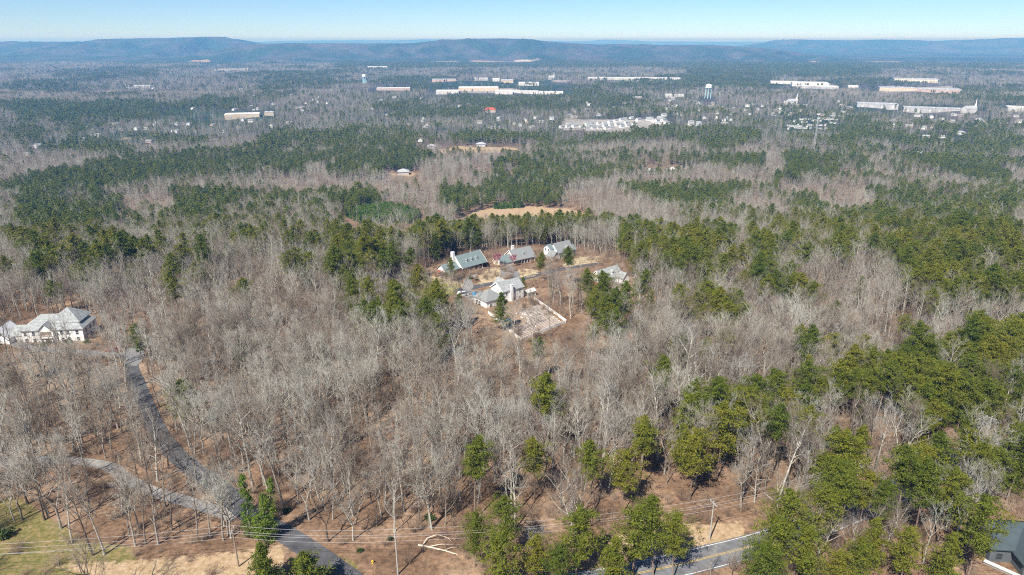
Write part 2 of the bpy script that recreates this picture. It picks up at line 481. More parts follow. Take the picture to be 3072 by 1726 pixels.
# pine stands: (share of pines, outline at canopy level)
STANDS = [
    (.92, [(0, 530), (180, 490), (320, 470), (430, 460), (620, 440), (800, 430), (1010, 440), (1040, 462), (900, 490), (940, 505), (640, 525), (560, 520), (400, 545), (300, 560), (280, 585), (0, 590)]),
    (.9, rect(0, 575, 280, 628)), (.75, rect(50, 630, 270, 682)), (.72, [(470, 560), (560, 550), (690, 560), (680, 600), (600, 640), (480, 640)]),
    (.62, [(660, 560), (1030, 555), (1030, 605), (860, 600), (700, 585)]), (.3, rect(720, 600, 1024, 730)), (.5, rect(530, 655, 700, 690)),
    (.85, rect(0, 712, 110, 745)), (.9, [(225, 790), (330, 758), (470, 728), (485, 745), (385, 777), (240, 803)]), (.75, rect(55, 783, 145, 815)),
    (.4, rect(130, 712, 210, 760)), (.4, rect(310, 700, 400, 740)), (.5, rect(515, 763, 640, 785)), (.22, rect(0, 600, 1024, 800)), (.1, rect(1024, 700, 1230, 800)), (.12, rect(2060, 600, 2600, 760)), (.06, rect(1980, 860, 3072, 1150)),
    (.6, rect(950, 733, 1030, 777)), (.5, rect(970, 788, 1060, 870)), (.3, rect(1000, 850, 1040, 880)),
    (.85, rect(0, 297, 500, 350)), (.7, rect(560, 285, 680, 332)), (.65, rect(0, 355, 110, 420)), (.6, rect(170, 352, 270, 392)), (.7, rect(190, 400, 330, 430)),
    (.8, rect(780, 393, 1030, 430)), (.55, rect(440, 388, 640, 422)), (.85, rect(200, 433, 385, 460)), (.5, rect(150, 205, 480, 226)), (.55, rect(780, 215, 1000, 260)),
    (.8, [(1024, 405), (1270, 420), (1280, 480), (1200, 497), (1024, 500)]), (.85, rect(1365, 383, 1605, 415)), (.75, rect(1365, 415, 1420, 440)), (.8, rect(1480, 420, 1535, 450)),
    (.9, [(1024, 558), (1090, 552), (1160, 566), (1155, 612), (1024, 622)]), (.8, [(1310, 575), (1380, 548), (1540, 560), (1545, 600), (1420, 622), (1330, 600)]),
    (.75, [(1410, 520), (1500, 470), (1680, 450), (1760, 490), (1845, 490), (1800, 530), (1700, 545), (1680, 598), (1600, 598), (1550, 562)]), (.4, rect(1600, 440, 2048, 500)),
    (.5, rect(1200, 668, 1335, 715)), (.5, rect(1338, 664, 1445, 705)), (.92, [(1430, 662), (1560, 650), (1700, 645), (1790, 638), (1880, 652), (1885, 672), (1780, 668), (1640, 672), (1480, 676)]),
    (.5, rect(1024, 690, 1150, 722)), (.5, rect(1024, 733, 1180, 762)), (.6, [(1850, 680), (2060, 690), (2060, 790), (1900, 770), (1840, 720)]), (.35, rect(1196, 750, 1240, 850)),
    (.95, [(1858, 562), (1900, 545), (2050, 525), (2270, 545), (2275, 565), (2200, 575), (2150, 600), (2130, 614), (2060, 608), (1980, 592)]),
    (.9, rect(2310, 458, 2405, 522)), (.6, rect(2400, 440, 2640, 522)), (.93, [(2730, 470), (2850, 455), (3020, 462), (3025, 520), (2950, 545), (2850, 520)]), (.7, rect(2600, 545, 2850, 592)),
    (.4, rect(2300, 525, 2360, 577)), (.6, rect(2340, 575, 2415, 618)), (.55, rect(2860, 545, 3072, 592)),
    (.68, [(2510, 628), (2560, 600), (2680, 590), (2800, 600), (2860, 590), (3072, 592), (3072, 700), (2980, 740), (2800, 700), (2700, 700), (2600, 690), (2520, 660)]),
    (.6, [(2600, 690), (2760, 700), (2800, 780), (2700, 800), (2620, 760)]), (.62, [(2800, 700), (3072, 700), (3072, 870), (2760, 870), (2740, 820)]),
    (.5, rect(2430, 668, 2540, 722)), (.5, rect(2300, 640, 2420, 692)), (.68, [(2040, 695), (2110, 690), (2220, 730), (2210, 800), (2100, 815), (2040, 800)]),
    (.5, rect(2280, 720, 2430, 862)), (.4, rect(2180, 775, 2300, 862)), (.55, rect(2048, 850, 2210, 930)), (.6, rect(2500, 715, 2580, 760)),
    (.82, rect(2860, 962, 3080, 1040)), (.7, rect(2895, 945, 2945, 985)), (.9, rect(2640, 1045, 2785, 1110)), (.82, rect(2815, 1030, 3080, 1112)), (.82, rect(2775, 1090, 2895, 1215)),
    (.7, rect(2860, 1090, 2955, 1210)), (.5, rect(2950, 1110, 3080, 1235)), (.8, rect(2775, 1215, 3080, 1410)), (.75, rect(2360, 1108, 2455, 1162)), (.8, rect(2285, 1130, 2345, 1160)),
    (.6, rect(2180, 1165, 2315, 1222)), (.75, rect(2490, 1115, 2625, 1172)), (.8, rect(2048, 1200, 2180, 1295)), (.7, rect(2290, 1215, 2440, 1290)), (.5, rect(2510, 1200, 2610, 1285)),
    (.8, [(2640, 1050), (2780, 1042), (2860, 965), (3100, 955), (3100, 1420), (2790, 1430), (2700, 1330), (2780, 1200)]), (.38, [(2440, 1290), (2700, 1240), (2790, 1430), (2700, 1560), (2400, 1560), (2300, 1420)]), (.22, [(2048, 1190), (2460, 1110), (2640, 1050), (2780, 1200), (2440, 1300), (2060, 1390)]),
    (.7, rect(2660, 1300, 2860, 1560)), (.6, [(2260, 1560), (2480, 1480), (2700, 1400), (2900, 1480), (2900, 1760), (2300, 1760)]), (.35, [(2380, 1400), (2540, 1400), (2540, 1520), (2300, 1560)]), (.4, [(1380, 1640), (1880, 1600), (2000, 1700), (1900, 1760), (1400, 1760)]), (.55, rect(1760, 840, 1975, 965)), (.25, rect(1690, 860, 1760, 940)), (.2, rect(1270, 880, 1335, 1000)), (.25, rect(1225, 840, 1335, 900)), (.13, rect(1060, 870, 1230, 960)),
    (.3, rect(1990, 960, 2060, 1060)), (.25, rect(2900, 1380, 3080, 1520)),
    # belt under the mountains
    (.75, rect(1000, 174, 2048, 200)), (.85, rect(2048, 176, 2640, 224)), (.6, rect(2640, 165, 3072, 206)), (.6, rect(1180, 225, 1370, 262)), (.7, rect(1140, 230, 1360, 258)),
    (.65, rect(1330, 275, 1560, 310)), (.7, rect(1440, 300, 1570, 330)), (.7, rect(1210, 322, 1420, 350)), (.6, rect(1560, 285, 1700, 320)), (.6, rect(1790, 285, 1950, 315)), (.7, rect(1600, 250, 1790, 268)), (.6, rect(1800, 240, 2048, 258)),
    (.8, rect(2048, 222, 2330, 258)), (.7, rect(2480, 230, 2700, 255)), (.55, rect(2860, 250, 3072, 300)), (.6, rect(2048, 380, 2260, 420)), (.85, rect(2080, 412, 2205, 440)), (.75, rect(2470, 385, 2720, 420)), (.5, rect(2500, 350, 2660, 390)), (.5, rect(2780, 360, 3072, 400)), (.7, rect(2740, 400, 3072, 440)),
    (.8, rect(2120, 450, 2250, 480)), (.5, rect(2048, 450, 2130, 480)), (.85, rect(1700, 385, 1930, 415)), (.7, rect(1930, 365, 2060, 400)), (.6, rect(1600, 410, 1720, 440)),
]
STANDG = [(d, gpoly(p, 16.0)) for d, p in STANDS]
YOUNG = [gpoly(p, 3.0) for p in ([(1035, 642), (1100, 618), (1160, 612), (1220, 622), (1266, 640), (1240, 662), (1080, 664)], [(1300, 640), (1350, 638), (1352, 655), (1300, 655)], [(1478, 612), (1565, 606), (1570, 615), (1485, 621)])]

# open ground: (share of trees kept, outline on the ground)
OPEN = [
    (0.0, [(-80, 1640), (120, 1570), (280, 1600), (330, 1640), (700, 1622), (1100, 1590), (1360, 1620), (1420, 1800), (-100, 1800)]),
    (0.5, [(-80, 1430), (330, 1430), (700, 1570), (740, 1625), (560, 1610), (-80, 1600)]),
    (1.0, [(-80, 1280), (420, 1280), (780, 1560), (740, 1600), (330, 1420), (-80, 1420)]),
    (0.5, [(-80, 1110), (360, 1110), (380, 1190), (-80, 1190)]), (1.0, [(-80, 1140), (400, 1140), (420, 1290), (-80, 1290)]),
    (0.16, [(-80, 1045), (300, 1045), (440, 1060), (430, 1110), (-80, 1120)]),
    (0.0, [(-60, 960), (290, 960), (310, 1060), (-60, 1075)]),
    (0.0, [(1215, 860), (1290, 800), (1330, 775), (1480, 752), (1640, 735), (1770, 762), (1870, 785), (1890, 858), (1760, 872), (1640, 850), (1590, 880), (1720, 968), (1565, 1050), (1440, 960), (1400, 905), (1240, 895)]),
    (0.75, [(1640, 1000), (1900, 950), (2150, 990), (2160, 1150), (1900, 1200), (1600, 1160)]), (0.12, [(1025, 650), (1275, 650), (1300, 745), (1030, 750)]), (0.25, [(1350, 690), (1790, 680), (1800, 712), (1380, 725)]),
    (0.08, [(1740, 850), (1890, 830), (1915, 905), (1765, 920)]), (0.12, [(1395, 905), (1450, 890), (1470, 940), (1440, 990), (1380, 960)]), (0.07, [(1430, 960), (1565, 1040), (1725, 965), (1760, 1000), (1600, 1130), (1420, 1050)]), (0.5, [(1420, 1040), (1600, 1120), (1790, 990), (1800, 1060), (1600, 1190), (1400, 1100)]),
    (0.35, [(1240, 890), (1400, 905), (1440, 960), (1440, 1020), (1300, 960)]),
    (0.0, [(1350, 690), (1375, 650), (1405, 640), (1470, 628), (1600, 622), (1720, 632), (1790, 650), (1800, 672), (1700, 690), (1500, 694)]),
    (0.0, [(1285, 440), (1480, 436), (1580, 446), (1560, 476), (1330, 472)]),
    (0.25, [(1740, 1590), (2060, 1540), (2240, 1540), (2240, 1600), (2060, 1680), (1740, 1700)]),
    (0.0, [(2915, 1520), (3260, 1500), (3260, 1850), (2925, 1850)]), (0.0, [(2040, 1590), (2275, 1570), (2290, 1850), (2025, 1850)]), (0.3, [(1360, 1590), (2000, 1560), (2040, 1590), (2030, 1850), (1400, 1850)]), (0.95, [(2280, 1560), (2920, 1440), (2920, 1850), (2290, 1850)]),
    (0.0, [(-100, 1600), (700, 1625), (1400, 1590), (1400, 1850), (-200, 1850)]),
    (0.02, [(1655, 395), (1690, 372), (1780, 362), (1900, 352), (2020, 352), (2030, 385), (1900, 400), (1790, 404)]),
    (0.45, rect(2350, 356, 2530, 402)),
    (0.15, rect(2860, 396, 2910, 450)), (0.1, rect(2720, 462, 2785, 486)), (0.2, rect(470, 330, 830, 372)), (0.2, rect(560, 366, 640, 392)),
    (0.0, rect(1210, 545, 1260, 560)), (0.0, rect(1160, 515, 1250, 535)), (0.0, rect(1930, 500, 2040, 522)), (0.1, [(350, 655), (420, 650), (430, 705), (360, 710)]),
    (0.0, rect(330, 412, 450, 424)), (0.25, rect(120, 436, 190, 456)), (0.3, rect(400, 448, 450, 462)), (0.2, rect(2500, 520, 2580, 548)),
    (0.25, rect(600, 180, 740, 215)), (0.1, rect(1280, 245, 1720, 292)), (0.1, rect(1100, 255, 1240, 285)), (0.15, rect(2300, 248, 2520, 275)), (0.15, rect(2580, 255, 2880, 292)), (0.3, rect(2560, 318, 2960, 350)),
]
OPENG = [(k, gpoly(p)) for k, p in OPEN]

# surface zones of the ground sheet: zone -> outlines on the ground
ZONES = {
    'grass': [[(880, 1700), (1000, 1660), (1080, 1690), (1060, 1780), (900, 1780)], [(-80, 1500), (60, 1490), (150, 1560), (240, 1620), (400, 1640), (420, 1700), (150, 1760), (-80, 1800)], [(1285, 845), (1330, 830), (1350, 850), (1400, 880), (1330, 890), (1250, 870)], [(2350, 350), (2440, 342), (2440, 356), (2350, 360)], [(420, 268), (530, 262), (540, 272), (430, 280)]],
    'straw': [[(1400, 670), (1405, 638), (1470, 624), (1600, 619), (1720, 628), (1775, 645), (1765, 668), (1600, 684), (1480, 690)], [(0, 1690), (300, 1690), (700, 1660), (850, 1640), (850, 1726), (400, 1740)], [(1400, 662), (1410, 640), (1470, 628), (1600, 621), (1720, 632), (1770, 648), (1760, 662), (1600, 676), (1500, 690)],
              [(1300, 450), (1370, 440), (1560, 446), (1550, 462), (1330, 462)], [(1435, 842), (1470, 825), (1530, 820), (1545, 832), (1520, 848), (1450, 862)], [(1680, 792), (1740, 775), (1810, 775), (1800, 790), (1700, 806)],
              [(1560, 828), (1600, 812), (1610, 828), (1580, 840)], [(1820, 1600), (2060, 1570), (2230, 1570), (2240, 1620), (2000, 1690), (1830, 1680)], [(1160, 522), (1245, 518), (1245, 528), (1165, 532)], rect(570, 179, 632, 188), rect(1290, 184, 1380, 189), rect(1410, 181, 1565, 187), rect(330, 414, 445, 420), rect(1590, 640, 1700, 660), rect(1560, 362, 1590, 372), [(1230, 840), (1300, 835), (1300, 850), (1240, 856)], rect(2420, 184, 2700, 190), rect(250, 188, 290, 193)],
    'clay': [[(390, 1090), (440, 1085), (450, 1160), (440, 1230), (400, 1150)], [(420, 1000), (500, 985), (540, 995), (450, 1015)], [(90, 1035), (160, 1035), (260, 1050), (250, 1065), (100, 1050)], [(1465, 940), (1600, 900), (1690, 968), (1560, 1022)], [(30, 1090), (200, 1090), (380, 1110), (380, 1190), (100, 1180)]],
    'pale': [rect(2740, 326, 2870, 335), rect(1380, 268, 1560, 280), rect(1690, 356, 2000, 392), rect(2640, 258, 2870, 280), rect(1545, 176, 1625, 186), rect(1300, 238, 1370, 244), rect(640, 346, 690, 352), rect(1650, 240, 1720, 246), rect(2390, 255, 2510, 266)],
}
ZONEG = {k: [gpoly(p) for p in v] for k, v in ZONES.items()}

# ------------------------------------------------------------------ the ground sheet, out to the horizon
def build_ground():
    rad = np.concatenate([[20, 45, 70], np.geomspace(84, 42000, 520)])
    front = np.linspace(R_(-52), R_(52), 430)
    back = np.linspace(R_(52), R_(308), 60)[1:-1]
    ang = np.concatenate([front, back]); na = len(ang)
    X = np.outer(rad, np.sin(ang)); Y = np.outer(rad, np.cos(ang))
    x, y = X.ravel(), Y.ravel()
    z = height(x, y)
    V = np.vstack([[[0, 0, H(0, 0)]], np.column_stack([x, y, z])])
    F = []
    i = np.arange(len(rad) - 1)[:, None]; j = np.arange(na)[None, :]; jn = (j + 1) % na
    a = 1 + i * na + j; b = 1 + i * na + jn; c = 1 + (i + 1) * na + jn; d = 1 + (i + 1) * na + j
    T = np.concatenate([np.stack([a, b, c], -1).reshape(-1, 3), np.stack([a, c, d], -1).reshape(-1, 3)])
    jj = np.arange(na)
    T = np.concatenate([T, np.stack([np.zeros(na, int), 1 + (jj + 1) % na, 1 + jj], -1)])
    me = np_mesh('ground', V, T[:, ::-1], [M_GROUND])
    me.polygons.foreach_set('use_smooth', np.ones(len(me.polygons), bool))
    vx, vy = V[:, 0], V[:, 1]
    for zn, polys in ZONEG.items():
        w = np.zeros(len(V), np.float32)
        for p in polys: w[in_poly(vx, vy, p)] = 1
        g = w[1:].reshape(len(rad), na)
        for _ in range(3):
            s = g.copy(); s[1:] += g[:-1]; s[:-1] += g[1:]; s[:, 1:] += g[:, :-1]; s[:, :-1] += g[:, 1:]; g = s / 5
        w[1:] = g.ravel()
        at = me.attributes.new(zn, 'FLOAT', 'POINT'); at.data.foreach_set('value', w)
    dist = np.hypot(vx, vy)
    can = np.clip((dist - 900) / 700, 0, 1).astype(np.float32)
    at = me.attributes.new('canopy', 'FLOAT', 'POINT'); at.data.foreach_set('value', can)
    o = link('ground', me); tag(o, kind='structure')
    return o
build_ground()

def strip(name, path, w, m, off=0.06, shift=0.0, kind='structure', parent=None, dash=None):
    p = np.asarray(path); d = np.gradient(p, axis=0); d /= np.linalg.norm(d, axis=1)[:, None] + 1e-9
    nrm = np.column_stack([-d[:, 1], d[:, 0]])
    mb = MB(); k = 5
    us = np.linspace(-w / 2, w / 2, k) + shift
    for q in range(len(p)):
        for u in us:
            xx, yy = p[q] + nrm[q] * u
            mb.v.append((xx, yy, H(xx, yy) + off))
    for q in range(len(p) - 1):
        if dash and (q // dash) % 2: continue
        for i in range(k - 1):
            a = q * k + i
            mb.f.append((a, a + k, a + k + 1, a + 1)); mb.mi.append(0)
    o = mb.build(name, m, parent)
    if kind: tag(o, kind=kind)
    return o

M_ASPH = mat('dark_asphalt', (0.085, 0.085, 0.09), 0.9, 0.42, 0.5, detail=9)
M_OLDASPH = mat('worn_asphalt', (0.20, 0.195, 0.19), 0.9, 0.22, 0.35)
M_CONC = mat('drive_concrete', (0.25, 0.235, 0.215), 0.9, 0.25, 0.4)
M_WLINE = mat('white_line_paint', (0.75, 0.74, 0.70), 0.7, 0.15, 2.0)
M_YLINE = mat('yellow_line_paint', (0.50, 0.34, 0.09), 0.7, 0.15, 2.0)
strip('road', ROADP['lane'], ROADW['lane'], M_ASPH, 0.07)
strip('driveway', ROADP['drive'], ROADW['drive'], M_CONC, 0.06)
strip('driveway', ROADP['approach'], ROADW['approach'], M_OLDASPH, 0.065)
hw = strip('highway_road', ROADP['highway'], ROADW['highway'], mat('highway_asphalt', (0.15, 0.15, 0.155), 0.9, 0.35, 0.5, detail=9), 0.06)
for s_, nm, mm in ((-3.25, 'edge_line', M_WLINE), (3.25, 'edge_line', M_WLINE), (-0.17, 'centre_line', M_YLINE), (0.17, 'centre_line', M_YLINE)):
    strip(nm, ROADP['highway'], 0.13, mm, 0.066, s_, None, hw)
def pad(name, px, m, off=0.08, n=6, kind='structure'):
    """flat patch draped on the ground, outline given as photo pixels"""
    p = smooth_path(np.vstack([gpoly(px), gpoly(px)[:1]]), 9)[:-1]
    c = p.mean(0)
    if 'lawn' in name or 'mulch' in name: p = c + (p - c) * (0.84 + 0.34 * np.random.RandomState(len(px) + int(px[0][0])).rand(len(p), 1))
    mb = MB(); k = len(p)
    for r in range(n + 1):
        for q in p:
            v = c + (q - c) * (r + 0.02) / (n + 0.02)
            mb.v.append((v[0], v[1], H(*v) + off))
    for r in range(n):
        for i in range(k):
            j = (i + 1) % k
            mb.f.append((r * k + i, r * k + j, (r + 1) * k + j, (r + 1) * k + i)); mb.mi.append(0)
    mb.f.append(tuple(range(k))); mb.mi.append(0)
    o = mb.build(name, m)
    return tag(o, kind=kind)
pad('turning_circle_road', [(365, 1080), (372, 1052), (410, 1038), (432, 1050), (428, 1080), (400, 1100)], M_OLDASPH, 0.075)
pad('driveway', [(1385, 868), (1392, 845), (1408, 820), (1425, 815), (1432, 822), (1418, 845), (1420, 862), (1405, 872)], M_CONC, 0.09)
pad('driveway', [(1500, 832), (1505, 800), (1530, 795), (1545, 808), (1560, 826), (1545, 838)], M_OLDASPH, 0.09)
pad('driveway', [(1395, 880), (1400, 872), (1440, 872), (1450, 885), (1440, 905), (1400, 895)], M_CONC, 0.09)
M_STRAW = mat('straw_lawn', (0.40, 0.315, 0.19), 0.95, 0.45, 0.25, detail=9)
M_DRYLAWN = mat('dry_green_lawn', (0.27, 0.245, 0.095), 0.95, 0.3, 0.3, detail=8)
M_MULCH = mat('brown_mulch', (0.16, 0.095, 0.06), 0.95, 0.3, 0.8, detail=8)
pad('straw_lawn', [(1434, 860), (1430, 838), (1450, 818), (1480, 805), (1508, 812), (1505, 836), (1480, 850)], M_STRAW, 0.07)
pad('straw_lawn', [(1548, 836), (1545, 818), (1580, 806), (1612, 815), (1600, 830)], M_STRAW, 0.07)
pad('straw_lawn', [(1700, 804), (1690, 790), (1720, 774), (1780, 768), (1815, 776), (1800, 786), (1750, 796)], M_STRAW, 0.07)
pad('straw_lawn', [(1235, 852), (1240, 838), (1300, 830), (1345, 838), (1380, 848), (1390, 862), (1330, 866)], M_STRAW, 0.055)
pad('dry_lawn', [(1270, 872), (1290, 856), (1340, 852), (1375, 862), (1350, 880), (1300, 890)], M_DRYLAWN, 0.085)
pad('straw_lawn', [(1412, 896), (1440, 878), (1480, 862), (1530, 850), (1540, 858), (1500, 872), (1470, 880), (1440, 896)], M_STRAW, 0.05)
pad('mulch_bed', [(1412, 842), (1418, 833), (1436, 836), (1442, 845), (1428, 850)], M_MULCH, 0.11)
pad('mulch_bed', [(1400, 826), (1440, 806), (1462, 798), (1468, 803), (1440, 815), (1408, 832)], M_MULCH, 0.10)
pad('pond_water', [(372, 660), (400, 650), (424, 660), (420, 700), (392, 712), (372, 695)], mat('pond_water', (0.10, 0.17, 0.21), 0.08, 0.0, spec=0.6), 0.3)

# ------------------------------------------------------------------ tree models
def tri_cone(V, F, p0, p1, r0, r1, k):
    d = p1 - p0; L = np.linalg.norm(d)
    if L < 1e-5: return
    d = d / L
    a = np.cross(d, [0.31, 0.77, 0.55]); a /= np.linalg.norm(a) + 1e-9; b = np.cross(d, a)
    n = len(V); t = np.arange(k) * 2 * math.pi / k
    ring = np.cos(t)[:, None] * a + np.sin(t)[:, None] * b
    V.extend(p0 + ring * r0)
    if r1 <= 0:
        V.append(p1)
        for i in range(k): F.append((n + i, n + (i + 1) % k, n + k))
    else:
        V.extend(p1 + ring * r1)
        for i in range(k):
            j = (i + 1) % k
            F.append((n + i, n + j, n + k + j)); F.append((n + i, n + k + j, n + k + i))

def bare_model(seed, lod, Ht=20.0, spread=1.0, crown_from=0.38, fork=False, lean=0.0):
    """leafless hardwood; returns (trunk verts, faces), (twig verts, faces)"""
    r = np.random.RandomState(seed)
    TV, TF, WV, WF = [], [], [], []
    thick = {0: 1.0, 1: 1.25, 2: 2.0, 3: 3.4}[lod]
    n1 = {0: 11, 1: 9, 2: 7, 3: 6}[lod]; n2 = {0: 5, 1: 5, 2: 5, 3: 4}[lod]; n3 = {0: 5, 1: 4, 2: 3, 3: 0}[lod]; n4 = {0: 2, 1: 0, 2: 0, 3: 0}[lod]
    kt = {0: 7, 1: 5, 2: 4, 3: 3}[lod]
    def unit(v): return v / (np.linalg.norm(v) + 1e-9)
    def grow(p, d, L, rad, level):
        segs = {0: 3, 1: 2, 2: 1, 3: 1}[min(level - 1, 3)] if lod < 2 else (2 if level == 1 and lod == 2 else 1)
        pts = [p]; dd = d
        for s in range(segs):
            dd = unit(dd + r.normal(0, 0.2, 3) + np.array([0, 0, 0.16]))
            pts.append(pts[-1] + dd * L / segs)
        VV, FF = (TV, TF) if level == 1 else (WV, WF)
        for s in range(segs):
            r0 = rad * (1 - 0.75 * s / segs); r1 = rad * (1 - 0.75 * (s + 1) / segs)
            last = s == segs - 1
            tri_cone(VV, FF, pts[s], pts[s + 1], r0, 0 if (last and level > 1) else r1, 4 if level == 1 and lod == 0 else 3)
        nn = {1: n2, 2: n3, 3: n4}.get(level, 0)
        for c in range(nn):
            t = 0.25 + 0.75 * (c + r.rand()) / nn
            q = t * segs; s = min(int(q), segs - 1); pp = pts[s] + (pts[s + 1] - pts[s]) * (q - s)
            axis = unit(pts[s + 1] - pts[s]); side = unit(np.cross(axis, r.normal(0, 1, 3)))
            nd = unit(axis * (0.75 + 0.3 * r.rand()) + side * (0.6 + 0.4 * r.rand()) + np.array([0, 0, 0.12]))
            grow(pp, nd, L * (0.62 - 0.2 * t) * (0.75 + 0.5 * r.rand()), max(rad * 0.45, 0.017 * thick), level + 1)
    R0 = Ht * 0.0125 * (0.85 + 0.4 * r.rand())
    leaders = []
    nseg = 7 if lod == 0 else 4
    base = np.array([0, 0, -0.6])
    def stem(p, d, L, rad, rend, seg):
        pts = [p]; dd = d
        for s in range(seg):
            dd = unit(dd + r.normal(0, 0.055, 3) * np.array([1, 1, 0.3]) + np.array([0, 0, 0.05]))
            pts.append(pts[-1] + dd * L / seg)
        for s in range(seg):
            a = rad + (rend - rad) * s / seg; b = rad + (rend - rad) * (s + 1) / seg
            tri_cone(TV, TF, pts[s], pts[s + 1], a * (1.35 if s == 0 and rad == R0 else 1), b, kt)
        return pts
    d0 = unit(np.array([lean, lean * 0.4 * r.normal(), 1.0]))
    if fork:
        p = stem(base, d0, Ht * 0.3, R0, R0 * 0.82, 3)
        for q in range(2 + (r.rand() < 0.4)):
            th = q * 2.6 + r.rand(); dd = unit(np.array([math.cos(th) * 0.42, math.sin(th) * 0.42, 1]))
            leaders.append((stem(p[-1], dd, Ht * 0.55, R0 * 0.68, R0 * 0.16, nseg - 2), 0.2))
    else:
        leaders.append((stem(base, d0, Ht * 0.86, R0, R0 * 0.18, nseg), crown_from))
    for pts, t0 in leaders:
        m = n1 if len(leaders) == 1 else max(4, n1 * 2 // 3)
        for c in range(m):
            t = t0 + (1 - t0) * (c + r.rand() * 0.8) / m
            q = t * (len(pts) - 1); s = min(int(q), len(pts) - 2); pp = pts[s] + (pts[s + 1] - pts[s]) * (q - s)
            th = c * 2.4 + r.rand() * 1.2
            up = 0.55 + 0.9 * t + 0.3 * r.rand()
            nd = unit(np.array([math.cos(th), math.sin(th), up]))
            L = Ht * (0.30 - 0.12 * t) * spread * (0.75 + 0.5 * r.rand())
            grow(pp, nd, L, R0 * (0.50 - 0.26 * t), 1)
        grow(pts[-1], unit(pts[-1] - pts[-2]), Ht * 0.14, R0 * 0.17, 1)
    return (np.array(TV), np.array(TF)), (np.array(WV), np.array(WF))

def clump(V, F, c, rad, n, ln, wd, r, flat=0.75):
    """tuft of needle sprays round a point"""
    d = r.normal(0, 1, (n, 3)); d[:, 2] = d[:, 2] * flat + 0.25
    d /= np.linalg.norm(d, axis=1)[:, None] + 1e-9
    st = c + d * rad * (0.15 + 0.75 * r.rand(n, 1)) * np.array([1, 1, flat])
    dir_ = d * 0.55 + r.normal(0, 0.8, (n, 3)); dir_ /= np.linalg.norm(dir_, axis=1)[:, None] + 1e-9
    side = np.cross(dir_, d + r.normal(0, 0.3, (n, 3))); side /= np.linalg.norm(side, axis=1)[:, None] + 1e-9
    l = ln * (0.7 + 0.6 * r.rand(n, 1)); w = wd * (0.7 + 0.6 * r.rand(n, 1))
    b = len(V)
    P = np.stack([st - side * w / 2, st + side * w / 2, st + dir_ * l], 1).reshape(-1, 3)
    V.extend(P)
    F.extend((b + 3 * i, b + 3 * i + 1, b + 3 * i + 2) for i in range(n))

def pine_model(seed, lod, Ht=18.0, crown_from=0.45, width=3.4, shape='round'):
    r = np.random.RandomState(seed)
    TV, TF, NV, NF = [], [], [], []
    nb = {0: 50, 1: 36, 2: 20, 3: 8}[lod]; nt = {0: 126, 1: 72, 2: 26, 3: 16}[lod]
    ln = {0: 0.42, 1: 0.58, 2: 1.0, 3: 1.9}[lod]; wd = {0: 0.2, 1: 0.3, 2: 0.62, 3: 1.4}[lod]
    k = {0: 7, 1: 5, 2: 4, 3: 3}[lod]; R0 = Ht * 0.011
    pts = [np.array([0, 0, -0.6])]; dd = np.array([0, 0, 1.0])
    ns = 5 if lod < 2 else 2
    for s in range(ns):
        dd = dd + r.normal(0, 0.04, 3); dd /= np.linalg.norm(dd)
        pts.append(pts[-1] + dd * (Ht * 0.96) / ns)
    for s in range(ns):
        tri_cone(TV, TF, pts[s], pts[s + 1], R0 * (1 - 0.85 * s / ns), R0 * (1 - 0.85 * (s + 1) / ns), k)
    for c in range(nb):
        t = crown_from + (1 - crown_from) * (c + 0.6 * r.rand()) / nb
        u = (t - crown_from) / (1 - crown_from)
        if shape == 'cone': wr = width * (1.02 - u) ** 0.8 * (0.7 + 0.45 * r.rand())
        else: wr = width * (math.sin(math.pi * min(1, 0.22 + 0.80 * u)) ** 0.7) * (0.38 + 0.85 * r.rand())
        q = min(t, 0.999) * ns; s = min(int(q), ns - 1); pp = pts[s] + (pts[s + 1] - pts[s]) * (q - s)
        th = c * 2.4 + r.rand() * 0.9
        d = np.array([math.cos(th), math.sin(th), 0.12 + 0.45 * u * r.rand()])
        tip = pp + d * wr
        if lod < 2: tri_cone(TV, TF, pp, tip, R0 * 0.26, 0, 3)
        m = 3 if lod < 2 else 1
        for e in range(m):
            fr = (0.95 - 0.36 * e) if m > 1 else 0.62
            cr = (0.25 * wr + 0.45) * (1 - 0.16 * e) if m > 1 else 0.5 * wr + 0.6
            clump(NV, NF, pp + (tip - pp) * fr + r.normal(0, 0.22, 3), cr, max(nt // (m if m > 1 else 1), 6), ln, wd, r)
    clump(NV, NF, pts[-1] + np.array([0, 0, 0.1]), 0.8 if lod < 3 else 1.3, nt // 2, ln, wd, r)
    return (np.array(TV), np.array(TF)), (np.array(NV), np.array(NF))

def join_model(parts, mats, name):
    V, F, mi, n = [], [], [], 0
    for k, (v, f) in enumerate(parts):
        if len(f) == 0: continue
        V.append(v); F.append(f + n); mi += [k] * len(f); n += len(v)
    return np_mesh(name, np.vstack(V), np.vstack(F), mats, mi)

BARE_P = [dict(Ht=19, spread=1.15, crown_from=0.36), dict(Ht=21, spread=0.95, crown_from=0.45), dict(Ht=18, spread=1.3, crown_from=0.32, fork=True),
          dict(Ht=21, spread=0.75, crown_from=0.52, lean=0.06), dict(Ht=17, spread=1.2, crown_from=0.32, fork=True), dict(Ht=20, spread=0.95, crown_from=0.42, lean=-0.09), dict(Ht=17, spread=1.65, crown_from=0.26), dict(Ht=13.5, spread=0.7, crown_from=0.3),
          dict(Ht=22, spread=0.8, crown_from=0.5, lean=0.03), dict(Ht=20, spread=1.25, crown_from=0.4, fork=True), dict(Ht=18.5, spread=0.9, crown_from=0.35, lean=-0.14), dict(Ht=16, spread=1.1, crown_from=0.22)]
PINE_P = [dict(Ht=20, crown_from=0.50, width=4.3), dict(Ht=22, crown_from=0.58, width=3.9), dict(Ht=17, crown_from=0.34, width=4.4), dict(Ht=19.5, crown_from=0.46, width=5.0), dict(Ht=16, crown_from=0.24, width=3.9, shape='cone')]
